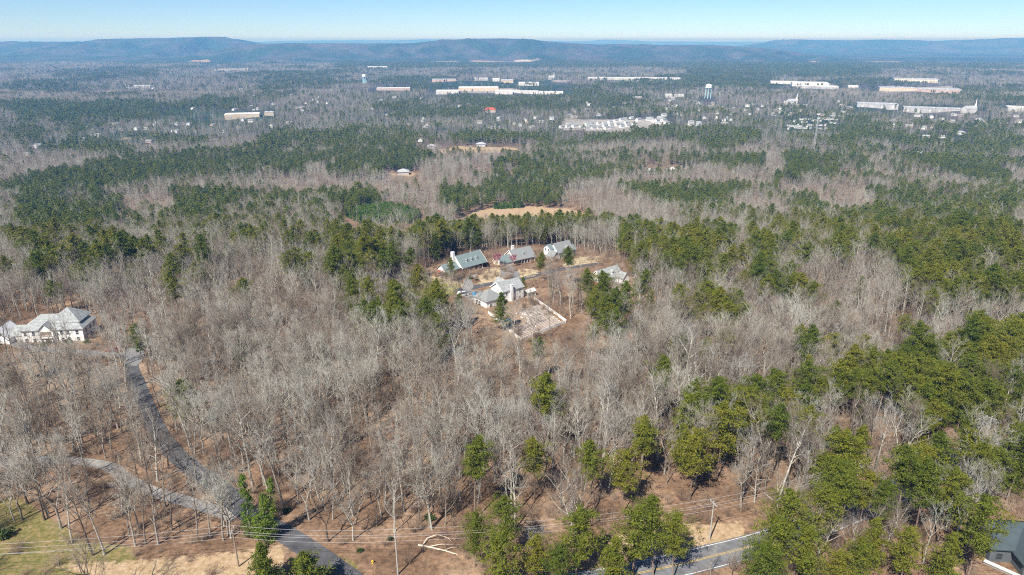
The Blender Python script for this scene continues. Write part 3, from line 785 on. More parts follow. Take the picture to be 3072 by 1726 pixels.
BARE_LOOK = ['straight bare tree', 'slim bare tree', 'forked bare tree', 'narrow leaning bare tree', 'low forked bare tree', 'slanting bare tree', 'wide spreading bare tree', 'thin young bare tree', 'tall slim bare tree', 'tall forked bare tree', 'strongly leaning bare tree', 'low branched bare tree']
PINE_LOOK = ['round crowned pine', 'high crowned pine', 'low bushy pine', 'broad crowned pine', 'conical pine']
def model_collection(name, meshes):
    col = bpy.data.collections.new(name)
    for i, me in enumerate(meshes):
        col.objects.link(bpy.data.objects.new('%s_%02d' % (name, i), me))
    return col
BARE_HI, PINE_HI, BARE_COL, PINE_COL = [], [], [], []
for lod in range(4):
    bm_, pm_ = [], []
    for i, a in enumerate(BARE_P):
        t, w = bare_model(100 + i, lod, **a)
        if lod == 0: BARE_HI.append((np_mesh('trunk', *t, [M_BARK]), np_mesh('crown', *w, [M_TWIG])))
        bm_.append(join_model([t, w], [M_BARK, M_TWIG], 'bare_model'))
    for i, a in enumerate(PINE_P):
        t, w = pine_model(200 + i, lod, **a)
        if lod == 0: PINE_HI.append((np_mesh('trunk', *t, [M_PBARK]), np_mesh('crown', *w, [M_NEEDLE])))
        pm_.append(join_model([t, w], [M_PBARK, M_NEEDLE if lod < 2 else M_DNEEDLE], 'pine_model'))
    BARE_COL.append(model_collection('bare_model_%d' % lod, bm_))
    PINE_COL.append(model_collection('pine_model_%d' % lod, pm_))
def brush_model(seed):
    r = np.random.RandomState(seed); V, F = [], []
    for i in range(46):
        th = r.rand() * 6.28; b = np.array([math.cos(th), math.sin(th), 0]) * 0.5 * r.rand()
        d = np.array([math.cos(th) * (0.2 + 0.6 * r.rand()), math.sin(th) * (0.2 + 0.6 * r.rand()), 1.0]) * (1.1 + 1.6 * r.rand())
        tri_cone(V, F, b, b + d, 0.022, 0, 3)
        for e in range(3):
            q = b + d * (0.4 + 0.5 * r.rand()); tri_cone(V, F, q, q + r.normal(0, 0.35, 3) + np.array([0, 0, 0.45]), 0.014, 0, 3)
    return np_mesh('brush_model', np.array(V), np.array(F), [M_BRUSH])
BRUSH_COL = model_collection('brush_model', [brush_model(300 + i) for i in range(4)])
t, w = pine_model(260, 2, Ht=6.5, crown_from=0.1, width=1.9, shape='cone')
YOUNG_COL = model_collection('young_model', [join_model([t, w], [M_PBARK, M_YNEEDLE], 'young_model')])
def mixed_clump(seed, pine):
    """several small crowns standing together, for the far valley"""
    r = np.random.RandomState(seed); parts = [[], []]; n = [0, 0]
    for i in range(4):
        t, w = (pine_model(seed + i, 3) if pine else bare_model(seed + i, 3))
        o = np.array([r.uniform(-7, 7), r.uniform(-7, 7), 0]); s = r.uniform(0.75, 1.1)
        for k, (v, f) in enumerate((t, w)):
            parts[k].append((v * s + o, f + n[k])); n[k] += len(v)
    return join_model([(np.vstack([p[0] for p in q]), np.vstack([p[1] for p in q])) for q in parts], [M_PBARK, M_DNEEDLE] if pine else [M_BARK, M_TWIG], 'clump_model')
BARE_COL.append(model_collection('bare_model_4', [mixed_clump(400 + 9 * i, False) for i in range(4)]))
PINE_COL.append(model_collection('pine_model_4', [mixed_clump(500 + 9 * i, True) for i in range(4)]))

def scatter(name, col, P, rz, sc, idx, label=None, cat=None):
    """one object of countless plants standing at the points P"""
    me = bpy.data.meshes.new(name)
    me.vertices.add(len(P)); me.vertices.foreach_set('co', np.asarray(P, np.float32).ravel())
    a = me.attributes.new('turn', 'FLOAT', 'POINT'); a.data.foreach_set('value', np.asarray(rz, np.float32))
    a = me.attributes.new('size', 'FLOAT', 'POINT'); a.data.foreach_set('value', np.asarray(sc, np.float32))
    a = me.attributes.new('model', 'INT', 'POINT'); a.data.foreach_set('value', np.asarray(idx, np.int32))
    o = link(name, me); tag(o, label, cat, None, 'stuff')
    ng = bpy.data.node_groups.new(name, 'GeometryNodeTree')
    ng.interface.new_socket('Geometry', in_out='INPUT', socket_type='NodeSocketGeometry')
    ng.interface.new_socket('Geometry', in_out='OUTPUT', socket_type='NodeSocketGeometry')
    N = ng.nodes; L = ng.links
    gi = N.new('NodeGroupInput'); go = N.new('NodeGroupOutput'); ip = N.new('GeometryNodeInstanceOnPoints')
    ci = N.new('GeometryNodeCollectionInfo'); ci.inputs[0].default_value = col; ci.inputs[1].default_value = True; ci.inputs[2].default_value = True
    def attr(n, t):
        q = N.new('GeometryNodeInputNamedAttribute'); q.data_type = t; q.inputs[0].default_value = n; return q.outputs[0]
    cx = N.new('ShaderNodeCombineXYZ'); L.new(attr('turn', 'FLOAT'), cx.inputs[2])
    er = N.new('FunctionNodeEulerToRotation'); L.new(cx.outputs[0], er.inputs[0])
    L.new(gi.outputs[0], ip.inputs['Points']); L.new(ci.outputs[0], ip.inputs['Instance'])
    ip.inputs['Pick Instance'].default_value = True
    L.new(attr('model', 'INT'), ip.inputs['Instance Index']); L.new(er.outputs[0], ip.inputs['Rotation']); L.new(attr('size', 'FLOAT'), ip.inputs['Scale'])
    L.new(ip.outputs[0], go.inputs[0])
    md = o.modifiers.new('plants', 'NODES'); md.node_group = ng
    return o

# ------------------------------------------------------------------ buildings
M_WSID = mat('white_siding', (0.78, 0.77, 0.745), 0.6, 0.08, 1.5)
M_GSID = mat('grey_siding', (0.62, 0.64, 0.66), 0.6, 0.08, 1.5)
M_CREAM = mat('cream_stucco', (0.66, 0.58, 0.46), 0.85, 0.1, 1.0)
M_BRICK = mat('red_brick', (0.33, 0.105, 0.07), 0.85, 0.25, 6.0)
M_TAN = mat('tan_brick', (0.45, 0.33, 0.23), 0.85, 0.2, 5.0)
M_ROOF = mat('grey_shingles', (0.215, 0.225, 0.22), 0.9, 0.22, 2.5)
M_ROOFL = mat('light_grey_shingles', (0.275, 0.29, 0.285), 0.9, 0.35, 1.2, detail=9)
M_ROOFG = mat('blue_grey_shingles', (0.16, 0.205, 0.205), 0.9, 0.2, 2.5)
M_ROOFT = mat('dark_teal_metal', (0.052, 0.07, 0.078), 0.6, 0.15, 0.6, spec=0.3)
M_TRIM = mat('white_trim', (0.78, 0.77, 0.74), 0.5)
M_GLASS = mat('window_glass', (0.03, 0.036, 0.045), 0.1, spec=0.7)
M_DOOR = mat('garage_door_white', (0.66, 0.65, 0.62), 0.5)
M_DARK = mat('dark_opening', (0.03, 0.03, 0.032), 0.8)
M_BALC = mat('balcony_brown', (0.25, 0.19, 0.15), 0.8)
M_WOOD = mat('weathered_wood', (0.30, 0.25, 0.20), 0.9, 0.25, 3.0)

def wall_gable(mb, x0, x1, y0, y1, z0, z1, rise, axis='x', mi=0):
    if axis == 'x':
        ym = (y0 + y1) / 2; mb.extrude([(y0, z0), (y1, z0), (y1, z1), (ym, z1 + rise), (y0, z1)], 'x', x0, x1, mi)
    else:
        xm = (x0 + x1) / 2; mb.extrude([(x0, z0), (x1, z0), (x1, z1), (xm, z1 + rise), (x0, z1)], 'y', y0, y1, mi)
def roof_gable(mb, x0, x1, y0, y1, z1, rise, axis='x', o=0.45, t=0.22, mi=0):
    a, b = (y0, y1) if axis == 'x' else (x0, x1)
    m = (a + b) / 2; sl = rise / (m - a); d = 0.03
    prof = [(a - o, z1 - o * sl + d), (m, z1 + rise + d), (b + o, z1 - o * sl + d), (b + o, z1 - o * sl + d + t), (m, z1 + rise + d + t), (a - o, z1 - o * sl + d + t)]
    if axis == 'x': mb.extrude(prof, 'x', x0 - o, x1 + o, mi)
    else: mb.extrude(prof, 'y', y0 - o, y1 + o, mi)
def roof_hip(mb, x0, x1, y0, y1, z1, rise, o=0.5, t=0.22, axis='x', mi=0):
    x0 -= o; x1 += o; y0 -= o; y1 += o
    n = len(mb.v)
    if axis == 'x':
        h = min((y1 - y0) / 2, (x1 - x0) / 2 - 0.05); r0 = (x0 + h, (y0 + y1) / 2); r1 = (x1 - h, (y0 + y1) / 2)
    else:
        h = min((x1 - x0) / 2, (y1 - y0) / 2 - 0.05); r0 = ((x0 + x1) / 2, y0 + h); r1 = ((x0 + x1) / 2, y1 - h)
    for z in (z1 - 0.02, z1 + t):
        mb.v += [(x0, y0, z), (x1, y0, z), (x1, y1, z), (x0, y1, z)]
    mb.v += [(*r0, z1 + t + rise), (*r1, z1 + t + rise)]
    fs = [(0, 3, 2, 1), (0, 1, 5, 4), (1, 2, 6, 5), (2, 3, 7, 6), (3, 0, 4, 7)]
    if axis == 'x': fs += [(4, 5, 9, 8), (5, 6, 9), (6, 7, 8, 9), (7, 4, 8)]
    else: fs += [(4, 5, 8), (5, 6, 9, 8), (6, 7, 9), (7, 4, 8, 9)]
    for f in fs: mb.f.append(tuple(n + i for i in f)); mb.mi.append(mi)

def opening(parent, face, u, z, w, h, at, name='window', fm=None, pm=None, pane=True):
    """window or door standing proud of a wall: face is -y, +y, -x or +x, `at` the wall plane, u the place along it"""
    fm = fm or M_TRIM; pm = pm or M_GLASS
    def bx(mb, u0, u1, z0, z1, d0, d1):
        s = -1 if face[0] == '-' else 1
        a, b = sorted((at + s * d0, at + s * d1))
        if face[1] == 'y': mb.box(u0, u1, a, b, z0, z1)
        else: mb.box(a, b, u0, u1, z0, z1)
    f = MB()
    e = 0.11
    bx(f, u - w / 2 - e, u - w / 2, z - e, z + h + e, -0.02, 0.07); bx(f, u + w / 2, u + w / 2 + e, z - e, z + h + e, -0.02, 0.07)
    bx(f, u - w / 2, u + w / 2, z - e, z, -0.02, 0.068); bx(f, u - w / 2, u + w / 2, z + h, z + h + e, -0.02, 0.068)
    if pane and h > 0.8 and name == 'window': bx(f, u - w / 2, u + w / 2, z + h / 2 - 0.03, z + h / 2 + 0.03, -0.02, 0.055)
    fo = f.build(name, fm, parent)
    p = MB(); bx(p, u - w / 2 + 0.003, u + w / 2 - 0.003, z + 0.003, z + h - 0.003, -0.015, 0.035)
    p.build('pane' if pane else 'door_leaf', pm, fo)
    return fo
def part(name, m, parent, fn):
    mb = MB(); fn(mb); return mb.build(name, m, parent)
def column(parent, x, y, z0, z1, r=0.13):
    return part('column', M_TRIM, parent, lambda b: b.box(x - r, x + r, y - r, y + r, z0, z1))
def dormer(parent, x, y0, z, w=1.5, h=1.5, deep=3.0, wm=None, rm=None):
    """small gabled dormer facing -y, front plane at y0, sill at z"""
    d = part('dormer', wm or M_WSID, parent, lambda b: wall_gable(b, x - w / 2, x + w / 2, y0, y0 + deep, z, z + h, w * 0.45, 'y'))
    part('dormer_roof', rm or M_ROOFG, d, lambda b: roof_gable(b, x - w / 2, x + w / 2, y0, y0 + deep, z + h, w * 0.45, 'y', o=0.2, t=0.12))
    f = opening(d, '-y', x, z + 0.3, w * 0.5, h * 0.75, y0)
    for ch in list(f.children): ch.parent = d
    return d
def chimney(parent, x, y, z0, z1, m, w=1.3, dp=0.9):
    c = part('chimney', m, parent, lambda b: b.box(x - w / 2, x + w / 2, y - dp / 2, y + dp / 2, z0, z1))
    part('chimney_cap', M_TRIM, c, lambda b: b.box(x - w / 2 - 0.1, x + w / 2 + 0.1, y - dp / 2 - 0.1, y + dp / 2 + 0.1, z1 + 0.002, z1 + 0.16))
    return c
def rake(parent, x, y0, y1, z1, rise, t=0.3):
    """white barge boards on the gable end at x"""
    ym = (y0 + y1) / 2; sl = rise / (ym - y0); o = 0.47
    return part('barge_board', M_TRIM, parent, lambda b: b.extrude([(y0 - o, z1 - o * sl - 0.12), (ym, z1 + rise - 0.12), (y1 + o, z1 - o * sl - 0.12), (y1 + o, z1 - o * sl + t), (ym, z1 + rise + t), (y0 - o, z1 - o * sl + t)], 'x', x - 0.06, x + 0.06))

def house_at(name, label, px, py, deg):
    p = G(px, py)
    return thing(name, label, 'house', (p.x, p.y, H(p.x, p.y) - 0.25), R_(deg))

# -- brick ranch house (x along the ridge, -y the porch side)
h = house_at('brick_house', 'red brick house with white chimney, three white dormers and a columned porch', 1402, 806, 44)
part('wall', M_BRICK, h, lambda b: b.box(-7.6, 9.4, -2.6, 6.5, -2, 3.3))
part('porch_floor', M_CONC, h, lambda b: b.box(-5.6, 8.0, -5.4, -2.603, -1.5, 0.35))
part('gable_wall', M_WSID, h, lambda b: wall_gable(b, -7.6, 9.4, -5.2, 6.5, 3.31, 3.5, 5.2))
r = part('roof', M_ROOFG, h, lambda b: roof_gable(b, -7.6, 9.4, -5.2, 6.5, 3.5, 5.2))
rake(h, -8.12, -5.2, 6.5, 3.5, 5.2); rake(h, 9.92, -5.2, 6.5, 3.5, 5.2)
for x in (-5.4, -2.6, 0.4, 3.4, 6.6): column(h, x, -5.1, 0.35, 3.3)
for x in (-4.0, -1.2, 4.9, 7.4): opening(h, '-y', x, 0.9, 1.1, 1.7, -2.6)
opening(h, '-y', 1.9, 0.36, 1.1, 2.2, -2.6, 'door', pm=mat('dark_red_door', (0.12, 0.03, 0.03)), pane=False)
for x in (-2.6, 0.9, 4.4): dormer(h, x, -3.3, 5.1, 1.5, 1.3, 2.6)
chimney(h, -8.9, 1.4, -2, 11.2, M_WSID, 1.5, 1.7)
part('garage_wing', M_BRICK, h, lambda b: b.box(-17.5, -7.603, -3.0, 4.4, -2, 2.9))
part('wing_gable', M_WSID, h, lambda b: wall_gable(b, -17.5, -7.603, -3.0, 4.4, 2.91, 3.0, 2.9))
part('wing_roof', M_ROOFG, h, lambda b: roof_gable(b, -17.5, -8.2, -3.0, 4.4, 3.0, 2.9, o=0.4))
opening(h, '-x', 0.7, 0.9, 1.2, 1.5, -17.5); opening(h, '-y', -14.6, 0.0, 2.6, 2.2, -3.0, 'garage_door', pm=M_DOOR, pane=False)
opening(h, '+x', 1.2, 0.9, 1.2, 1.5, 9.4); opening(h, '+x', -1.2, 0.9, 1.2, 1.5, 9.4)

# -- cream house with porch, second in the row
h = house_at('cream_house', 'cream house with grey roof, white chimney and railed front porch behind pink redbud', 1556, 786, 36)
part('wall', M_CREAM, h, lambda b: b.box(-6.0, 8.5, -2.2, 6.2, -2, 3.2))
part('porch_floor', M_BRICK, h, lambda b: b.box(-1.5, 8.5, -4.6, -2.203, -1.5, 0.5))
part('gable_wall', M_CREAM, h, lambda b: wall_gable(b, -6.0, 8.5, -4.4, 6.2, 3.21, 3.4, 4.6))
part('roof', M_ROOF, h, lambda b: roof_gable(b, -6.0, 8.5, -4.4, 6.2, 3.4, 4.6))
rake(h, -6.53, -4.4, 6.2, 3.4, 4.6)
for x in (-1.3, 0.8, 2.9, 5.0, 8.2): column(h, x, -4.3, 0.5, 3.2)
for x in (-0.2, 4.0, 6.6): opening(h, '-y', x, 1.0, 1.1, 1.6, -2.2)
opening(h, '-y', 1.9, 0.52, 1.0, 2.1, -2.2, 'door', pm=M_BALC, pane=False)
part('porch_steps', M_BRICK, h, lambda b: (b.box(1.0, 2.8, -5.4, -4.603, -1.5, 0.15), b.box(1.0, 2.8, -6.1, -5.403, -1.5, -0.15)))
dormer(h, 2.0, -3.0, 4.7, 2.6, 0.9, 3.0)
chimney(h, -3.2, 1.6, 5.5, 10.0, M_WSID, 1.5, 1.2)
part('garage_wing', M_CREAM, h, lambda b: wall_gable(b, -15.0, -6.003, -3.6, 3.8, -2, 2.9, 3.1))
part('wing_roof', M_ROOFG, h, lambda b: roof_gable(b, -15.0, -6.6, -3.6, 3.8, 2.9, 3.1, o=0.4)); rake(h, -15.47, -3.6, 3.8, 2.9, 3.1)
opening(h, '-y', -12.3, 0.0, 4.6, 2.3, -3.6, 'garage_door', pm=M_DOOR, pane=False)
opening(h, '-y', -7.6, 0.0, 2.0, 2.3, -3.6, 'garage_door', pm=M_DOOR, pane=False)

# -- two storey pale grey house, third in the row
h = house_at('grey_house', 'pale blue-grey two-storey house with steep grey roof and gabled dormer', 1678, 772, 40)
part('wall', M_GSID, h, lambda b: wall_gable(b, -4.2, 8.2, -3.6, 5.4, -2, 4.6, 4.6))
part('roof', M_ROOF, h, lambda b: roof_gable(b, -4.2, 8.2, -3.6, 5.4, 4.6, 4.6))
part('rear_wing', M_GSID, h, lambda b: wall_gable(b, -7.2, -4.203, 0.2, 6.2, -2, 6.4, 2.2)); part('wing_roof', M_ROOFG, h, lambda b: roof_gable(b, -7.2, -4.75, 0.2, 6.2, 6.4, 2.2, o=0.35))
part('front_wing', M_GSID, h, lambda b: wall_gable(b, -10.2, -4.206, -5.2, 0.0, -2, 3.3, 2.9, 'y'))
part('wing_roof', M_ROOF, h, lambda b: roof_gable(b, -10.2, -4.7, -5.2, 0.0, 3.3, 2.9, 'y', o=0.4))
dormer(h, 3.8, -3.3, 4.9, 2.8, 1.5, 3.4, M_GSID, M_ROOF)
for u, z in ((2.0, 5.0), (4.6, 5.0)): opening(h, '-x', u, z, 0.9, 1.3, -7.2)
for u in (-6.9, ): opening(h, '-y', u, 3.4, 1.0, 1.6, -5.2); opening(h, '-y', u, 0.5, 2.8, 2.1, -5.2, 'garage_door', pm=M_DOOR, pane=False)
for x in (-2.4, 1.4, 3.4): opening(h, '-y', x, 0.8, 1.1, 1.6, -3.6)
opening(h, '-y', -0.6, 0.2, 1.1, 2.2, -3.6, 'door', pm=M_DARK, pane=False)
part('bay_wing', M_CREAM, h, lambda b: wall_gable(b, 8.203, 11.5, -2.4, 3.2, -2, 3.4, 2.6)); part('wing_roof', M_ROOFG, h, lambda b: roof_gable(b, 8.75, 11.5, -2.4, 3.2, 3.4, 2.6, o=0.35))
opening(h, '-y', 6.4, 0.3, 1.8, 2.2, -3.6, 'door', pm=M_DARK, pane=False)

# -- white gabled house half hidden by pines
h = house_at('gabled_house', 'white gabled house with grey roof and small dormer half hidden behind pines', 1818, 846, 40)
part('wall', M_WSID, h, lambda b: b.box(-7.0, 8.0, -3.8, 4.6, -2, 3.3)); part('brick_base', M_BRICK, h, lambda b: b.box(-7.06, -7.003, -3.6, 4.4, -2, 1.6))
part('gable_wall', M_CREAM, h, lambda b: wall_gable(b, -7.0, 8.0, -3.8, 4.6, 3.31, 3.5, 3.9))
part('roof', M_ROOFL, h, lambda b: roof_gable(b, -7.0, 8.0, -3.8, 4.6, 3.5, 3.9)); rake(h, -7.53, -3.8, 4.6, 3.5, 3.9)
dormer(h, 2.2, -2.8, 4.6, 1.9, 1.3, 2.6, M_WSID, M_ROOFL)
part('front_wing', M_WSID, h, lambda b: wall_gable(b, 3.6, 8.4, -8.0, -3.803, -2, 3.3, 2.4, 'y')); part('wing_roof', M_ROOFL, h, lambda b: roof_gable(b, 3.6, 8.4, -8.0, -4.3, 3.3, 2.4, 'y', o=0.4))
for u in (-2, 0.4, 2.6): opening(h, '-x', u, 1.9, 0.9, 1.2, -7.0)
for u in (-4.6, -1.6, 1.6): opening(h, '-y', u, 0.8, 1.1, 1.6, -3.8)

# -- big white house over the fenced yard (its back, -y, looks down the slope to the camera)
h = house_at('white_house', 'large white two-storey house with grey hip roof above the fenced garden', 1502, 902, 38)
part('wall', M_WSID, h, lambda b: wall_gable(b, -1.0, 11.0, -3.2, 6.0, -3.5, 5.7, 3.1)); part('roof', M_ROOFL, h, lambda b: roof_gable(b, -1.0, 11.0, -3.2, 6.0, 5.7, 3.1)); rake(h, -1.53, -3.2, 6.0, 5.7, 3.1)
part('cross_gable', M_WSID, h, lambda b: wall_gable(b, 2.5, 7.5, 3.0, 8.6, -3, 5.7, 2.6, 'y')); part('cross_roof', M_ROOFL, h, lambda b: roof_gable(b, 2.5, 7.5, 3.0, 8.6, 5.7, 2.6, 'y', o=0.4))
part('garage_wing', M_WSID, h, lambda b: b.box(-11.5, -1.003, -4.6, 4.6, -3.5, 3.6)); part('wing_roof', M_ROOF, h, lambda b: roof_hip(b, -11.5, -1.6, -4.6, 4.6, 3.6, 3.6))
chimney(h, 3.6, -3.7, -3.5, 8.2, M_WSID, 1.2, 0.95)
part('deck', M_WOOD, h, lambda b: b.box(-6.5, 6.5, -7.6, -4.65, -0.7, -0.45))
for x in (-6.3, -2.0, 2.2, 6.3): part('deck_post', M_WOOD, h, lambda b: b.box(x - 0.1, x + 0.1, -7.5, -7.3, -4.0, -0.7))
part('deck_railing', M_TRIM, h, lambda b: (b.box(-6.5, 6.5, -7.6, -7.52, 0.35, 0.45), *[b.box(-6.5 + 0.5 * k, -6.45 + 0.5 * k, -7.59, -7.53, -0.45, 0.35) for k in range(27)]))
for z in (0.3, 3.4):
    for u in (1.0, 5.8, 8.8): opening(h, '-y', u, z, 0.9, 1.3, -3.2)
for u in (-9, -5.2): opening(h, '-y', u, 0.6, 1.1, 1.4, -4.6)
for u in (-2.6, 0.6, 2.9): opening(h, '-x', u, 0.4, 1.6, 2.1, -11.5, 'garage_door' if u < 0 else 'window', pm=M_DOOR if u < 0 else None, pane=u > 0)
opening(h, '+x', 1.4, 3.4, 1.0, 1.5, 11.0); opening(h, '+x', 1.4, 0.4, 1.0, 1.5, 11.0)

# -- big white house on the left
h = house_at('hip_roof_house', 'big white two-storey house with light grey hip roof at the left edge', 182, 1012, 6)
part('wall', M_WSID, h, lambda b: b.box(-11.5, 11.5, -5.0, 6.5, -2, 5.6))
part('roof', M_ROOFL, h, lambda b: roof_hip(b, -11.5, 11.5, -5.0, 6.5, 5.6, 4.4, o=0.6)); part('upper_roof', M_ROOFL, h, lambda b: roof_hip(b, -2.0, 10.0, -3.0, 7.5, 7.6, 4.6, o=0.2, axis='y'))
part('gable_wing', M_WSID, h, lambda b: wall_gable(b, -4.4, 1.2, -6.4, -5.003, -2, 5.6, 2.9, 'y')); part('gable_roof', M_ROOFL, h, lambda b: roof_gable(b, -4.4, 1.2, -6.4, -1.5, 5.6, 2.9, 'y', o=0.45))
part('balcony_recess', M_BALC, h, lambda b: b.box(-3.4, 0.5, -6.43, -6.403, 3.4, 5.4)); part('balcony_railing', M_TRIM, h, lambda b: (b.box(-3.6, 0.7, -7.0, -6.9, 3.9, 4.02), b.box(-3.6, 0.7, -7.1, -6.42, 2.9, 3.1)))
for x in (-3.5, 0.6): column(h, x, -6.85, 0.0, 2.9, 0.16)
opening(h, '-y', -1.4, 0.1, 1.4, 2.4, -6.4, 'door', pm=M_DARK, pane=False)
for u in (-9.9, -6.8, 3.6, 6.0, 9.4):
    for z in (0.6, 3.3): opening(h, '-y', u, z, 1.1, 1.6, -5.0)
for u in (-2.4, 1.2, 4.2):
    for z in (0.6, 3.3): opening(h, '+x', u, z, 1.2, 1.6, 11.5)
part('link_wing', M_WSID, h, lambda b: b.box(-15.5, -11.503, -3.0, 4.0, -2, 3.0)); part('link_roof', M_ROOFL, h, lambda b: roof_gable(b, -16.0, -12.1, -3.0, 4.0, 3.0, 2.8, o=0.4))
part('garage_wing', M_WSID, h, lambda b: wall_gable(b, -23.5, -15.503, -6.5, 3.5, -2, 2.9, 4.0, 'y')); part('garage_roof', M_ROOFL, h, lambda b: roof_gable(b, -23.5, -16.0, -6.5, 3.5, 2.9, 4.0, 'y', o=0.5))
opening(h, '-y', -21.5, 0.0, 2.7, 2.3, -6.5, 'garage_door', pm=M_DOOR, pane=False); opening(h, '-y', -17.6, 0.0, 2.7, 2.3, -6.5, 'garage_door', pm=M_DOOR, pane=False)

# -- dark roofed house at the lower right corner
h = house_at('metal_roof_house', 'house with dark teal metal gable roofs in the lower right corner', 3046, 1690, -6)
M_DSID = mat('dark_siding', (0.10, 0.11, 0.115), 0.8, 0.1, 1.0)
part('wall', M_DSID, h, lambda b: wall_gable(b, -5.5, 9, 0.0, 9.0, -3, 4.2, 3.0)); part('roof', M_ROOFT, h, lambda b: roof_gable(b, -5.5, 9, 0.0, 9.0, 4.2, 3.0, o=0.7))
part('front_gable', M_DSID, h, lambda b: wall_gable(b, -1.0, 5.0, -4.0, 2.0, -3, 4.0, 2.6, 'y')); part('front_roof', M_ROOFT, h, lambda b: roof_gable(b, -1.0, 5.0, -4.0, 3.0, 4.0, 2.6, 'y', o=0.7))
part('porch_roof', M_ROOFT, h, lambda b: b.extrude([(-9.0, 2.6), (-4.6, 3.6), (-4.6, 3.8), (-9.0, 2.8)], 'x', 1.6, 8.0))
for x in (1.9, 7.6): part('porch_post', M_DSID, h, lambda b: b.box(x - 0.12, x + 0.12, -8.8, -8.56, -3, 2.6))
for u in (-3.6,): opening(h, '-y', u, 1.0, 1.2, 1.5, 0.0, fm=M_DSID)
opening(h, '-y', 2.0, 0.8, 1.6, 2.0, -4.0, fm=M_DSID)
p0, p1 = G(2950, 1690), G(3060, 1738)
wl = thing('retaining_wall', 'pale concrete retaining wall beside the bushy pine in the lower right', 'wall', (p0.x, p0.y, H(p0.x, p0.y)), math.atan2(p1.y - p0.y, p1.x - p0.x))
Lw = (p1 - p0).length
part('wall_body', M_CONC, wl, lambda b: b.box(0, Lw, -0.2, 0.2, -1.0, 0.7)); part('coping', mat('pale_concrete', (0.52, 0.51, 0.48), 0.85, 0.15, 1.0), wl, lambda b: b.box(-0.05, Lw + 0.05, -0.5, 0.5, 0.702, 0.85))

# ------------------------------------------------------------------ fenced garden behind the white house
def fence(label, a, b, hgt, step=2.4):
    """white board fence from pixel a to pixel b, every panel and post its own piece"""
    A, B = G(*a), G(*b); d = (B - A); d.z = 0; L = d.length; d.normalize(); n = max(1, round(L / step)); s = L / n
    f = thing('garden_fence', label, 'fence', (A.x, A.y, H(A.x, A.y)), math.atan2(d.y, d.x), 'fence sides around the garden')
    pm = MB().box(-0.08, 0.08, -0.08, 0.08, -0.8, hgt + 0.12).mesh('post', [M_TRIM])
    qm = MB(); s2 = s - 0.17
    qm.box(0, s2, -0.03, 0.03, 0.1, hgt * 0.46); qm.box(0, s2, -0.03, 0.03, hgt * 0.5, hgt - 0.04); qm.box(0, s2, -0.06, 0.06, hgt - 0.038, hgt + 0.05)
    qm = qm.mesh('panel', [M_TRIM])
    for k in range(n + 1):
        q = A + d * s * k; z = H(q.x, q.y) - f.location.z
        o = link('post', pm, f, (s * k, 0, z))
        if k < n:
            q2 = A + d * s * (k + 1); z2 = H(q2.x, q2.y) - f.location.z
            o = link('panel', qm, f, (s * k + 0.085, 0, z)); o.rotation_euler = (0, -math.atan2(z2 - z, s), 0)
    return f
fence('white board fence along the lower left side of the garden', (1465, 942), (1562, 1024), 1.3)
fence('white board fence along the bottom side of the garden', (1564, 1024), (1697, 970), 1.3)
fence('white board fence running down the right side of the garden', (1602, 899), (1698, 968), 1.35)
M_PLANK = mat('painted_plank', (0.74, 0.70, 0.66), 0.7, 0.2, 1.5)
M_SOIL = mat('garden_soil', (0.27, 0.20, 0.15), 0.95, 0.3, 1.5)
yard = gpoly([(1465, 942), (1600, 897), (1697, 968), (1563, 1023)])
def ypt(u, v):
    a = yard[0] + (yard[3] - yard[0]) * v; b = yard[1] + (yard[2] - yard[1]) * v
    return a + (b - a) * u
BED_WORD = ['lowest', 'second lowest', 'third from the bottom', 'fourth from the bottom', 'fifth from the bottom', 'middle', 'fifth from the house', 'fourth from the house', 'third from the house', 'second nearest the house', 'nearest the house']
plank_cache = {}
bed_specs = []
for k in range(10):
    v = 0.965 - 0.075 * k
    u0, u1 = (0.05, 0.93) if k < 5 else ((0.42, 0.93) if k % 2 else (0.50, 0.95))
    if k in (0, 2): bed_specs += [(u0, 0.42, v, k, 'left end'), (0.46, u1, v, k, 'right end')]
    else: bed_specs.append((u0, u1, v, k, None))
for u0, u1, v, k, side in bed_specs:
    A, B = ypt(u0, v), ypt(u1, v); d = B - A; L = float(np.hypot(*d)); W = 1.1
    t = thing('garden_bed', 'long white board-edged garden bed, %s row%s' % (BED_WORD[k], (', ' + side) if side else ''), 'garden bed', (A[0], A[1], H(*A)), math.atan2(d[1], d[0]), 'board-edged beds in the fenced garden')
    tilt = math.atan2(H(*B) - H(*A), L); t.rotation_euler[1] = -tilt
    for y in (-W / 2, W / 2): part('plank', M_PLANK, t, lambda b: b.box(0, L, y - 0.07, y + 0.07, -0.4, 0.38))
    for x in (0.08, L - 0.08): part('plank', M_PLANK, t, lambda b: b.box(x - 0.07, x + 0.07, -W / 2 + 0.073, W / 2 - 0.073, -0.4, 0.376))
    part('soil', M_SOIL, t, lambda b: b.box(0.152, L - 0.152, -W / 2 + 0.072, W / 2 - 0.072, -0.4, 0.24))
for i, (u, v) in enumerate(((0.62, 0.42), (0.70, 0.52))):
    c = ypt(u, v); t = thing('garden_plot', ['square white-edged earth plot near the middle of the garden', 'square white-edged earth plot nearer the right fence'][i], 'garden bed', (c[0], c[1], H(*c)), R_(40))
    for y in (-2.1, 2.1): part('plank', M_PLANK, t, lambda b: b.box(-2.6, 2.6, y - 0.09, y + 0.09, -0.8, 0.45))
    for x in (-2.51, 2.51): part('plank', M_PLANK, t, lambda b: b.box(x - 0.09, x + 0.09, -2.007, 2.007, -0.8, 0.446))
    part('soil', M_SOIL, t, lambda b: b.box(-2.417, 2.417, -2.006, 2.006, -0.8, 0.2))
p = G(1588, 889)
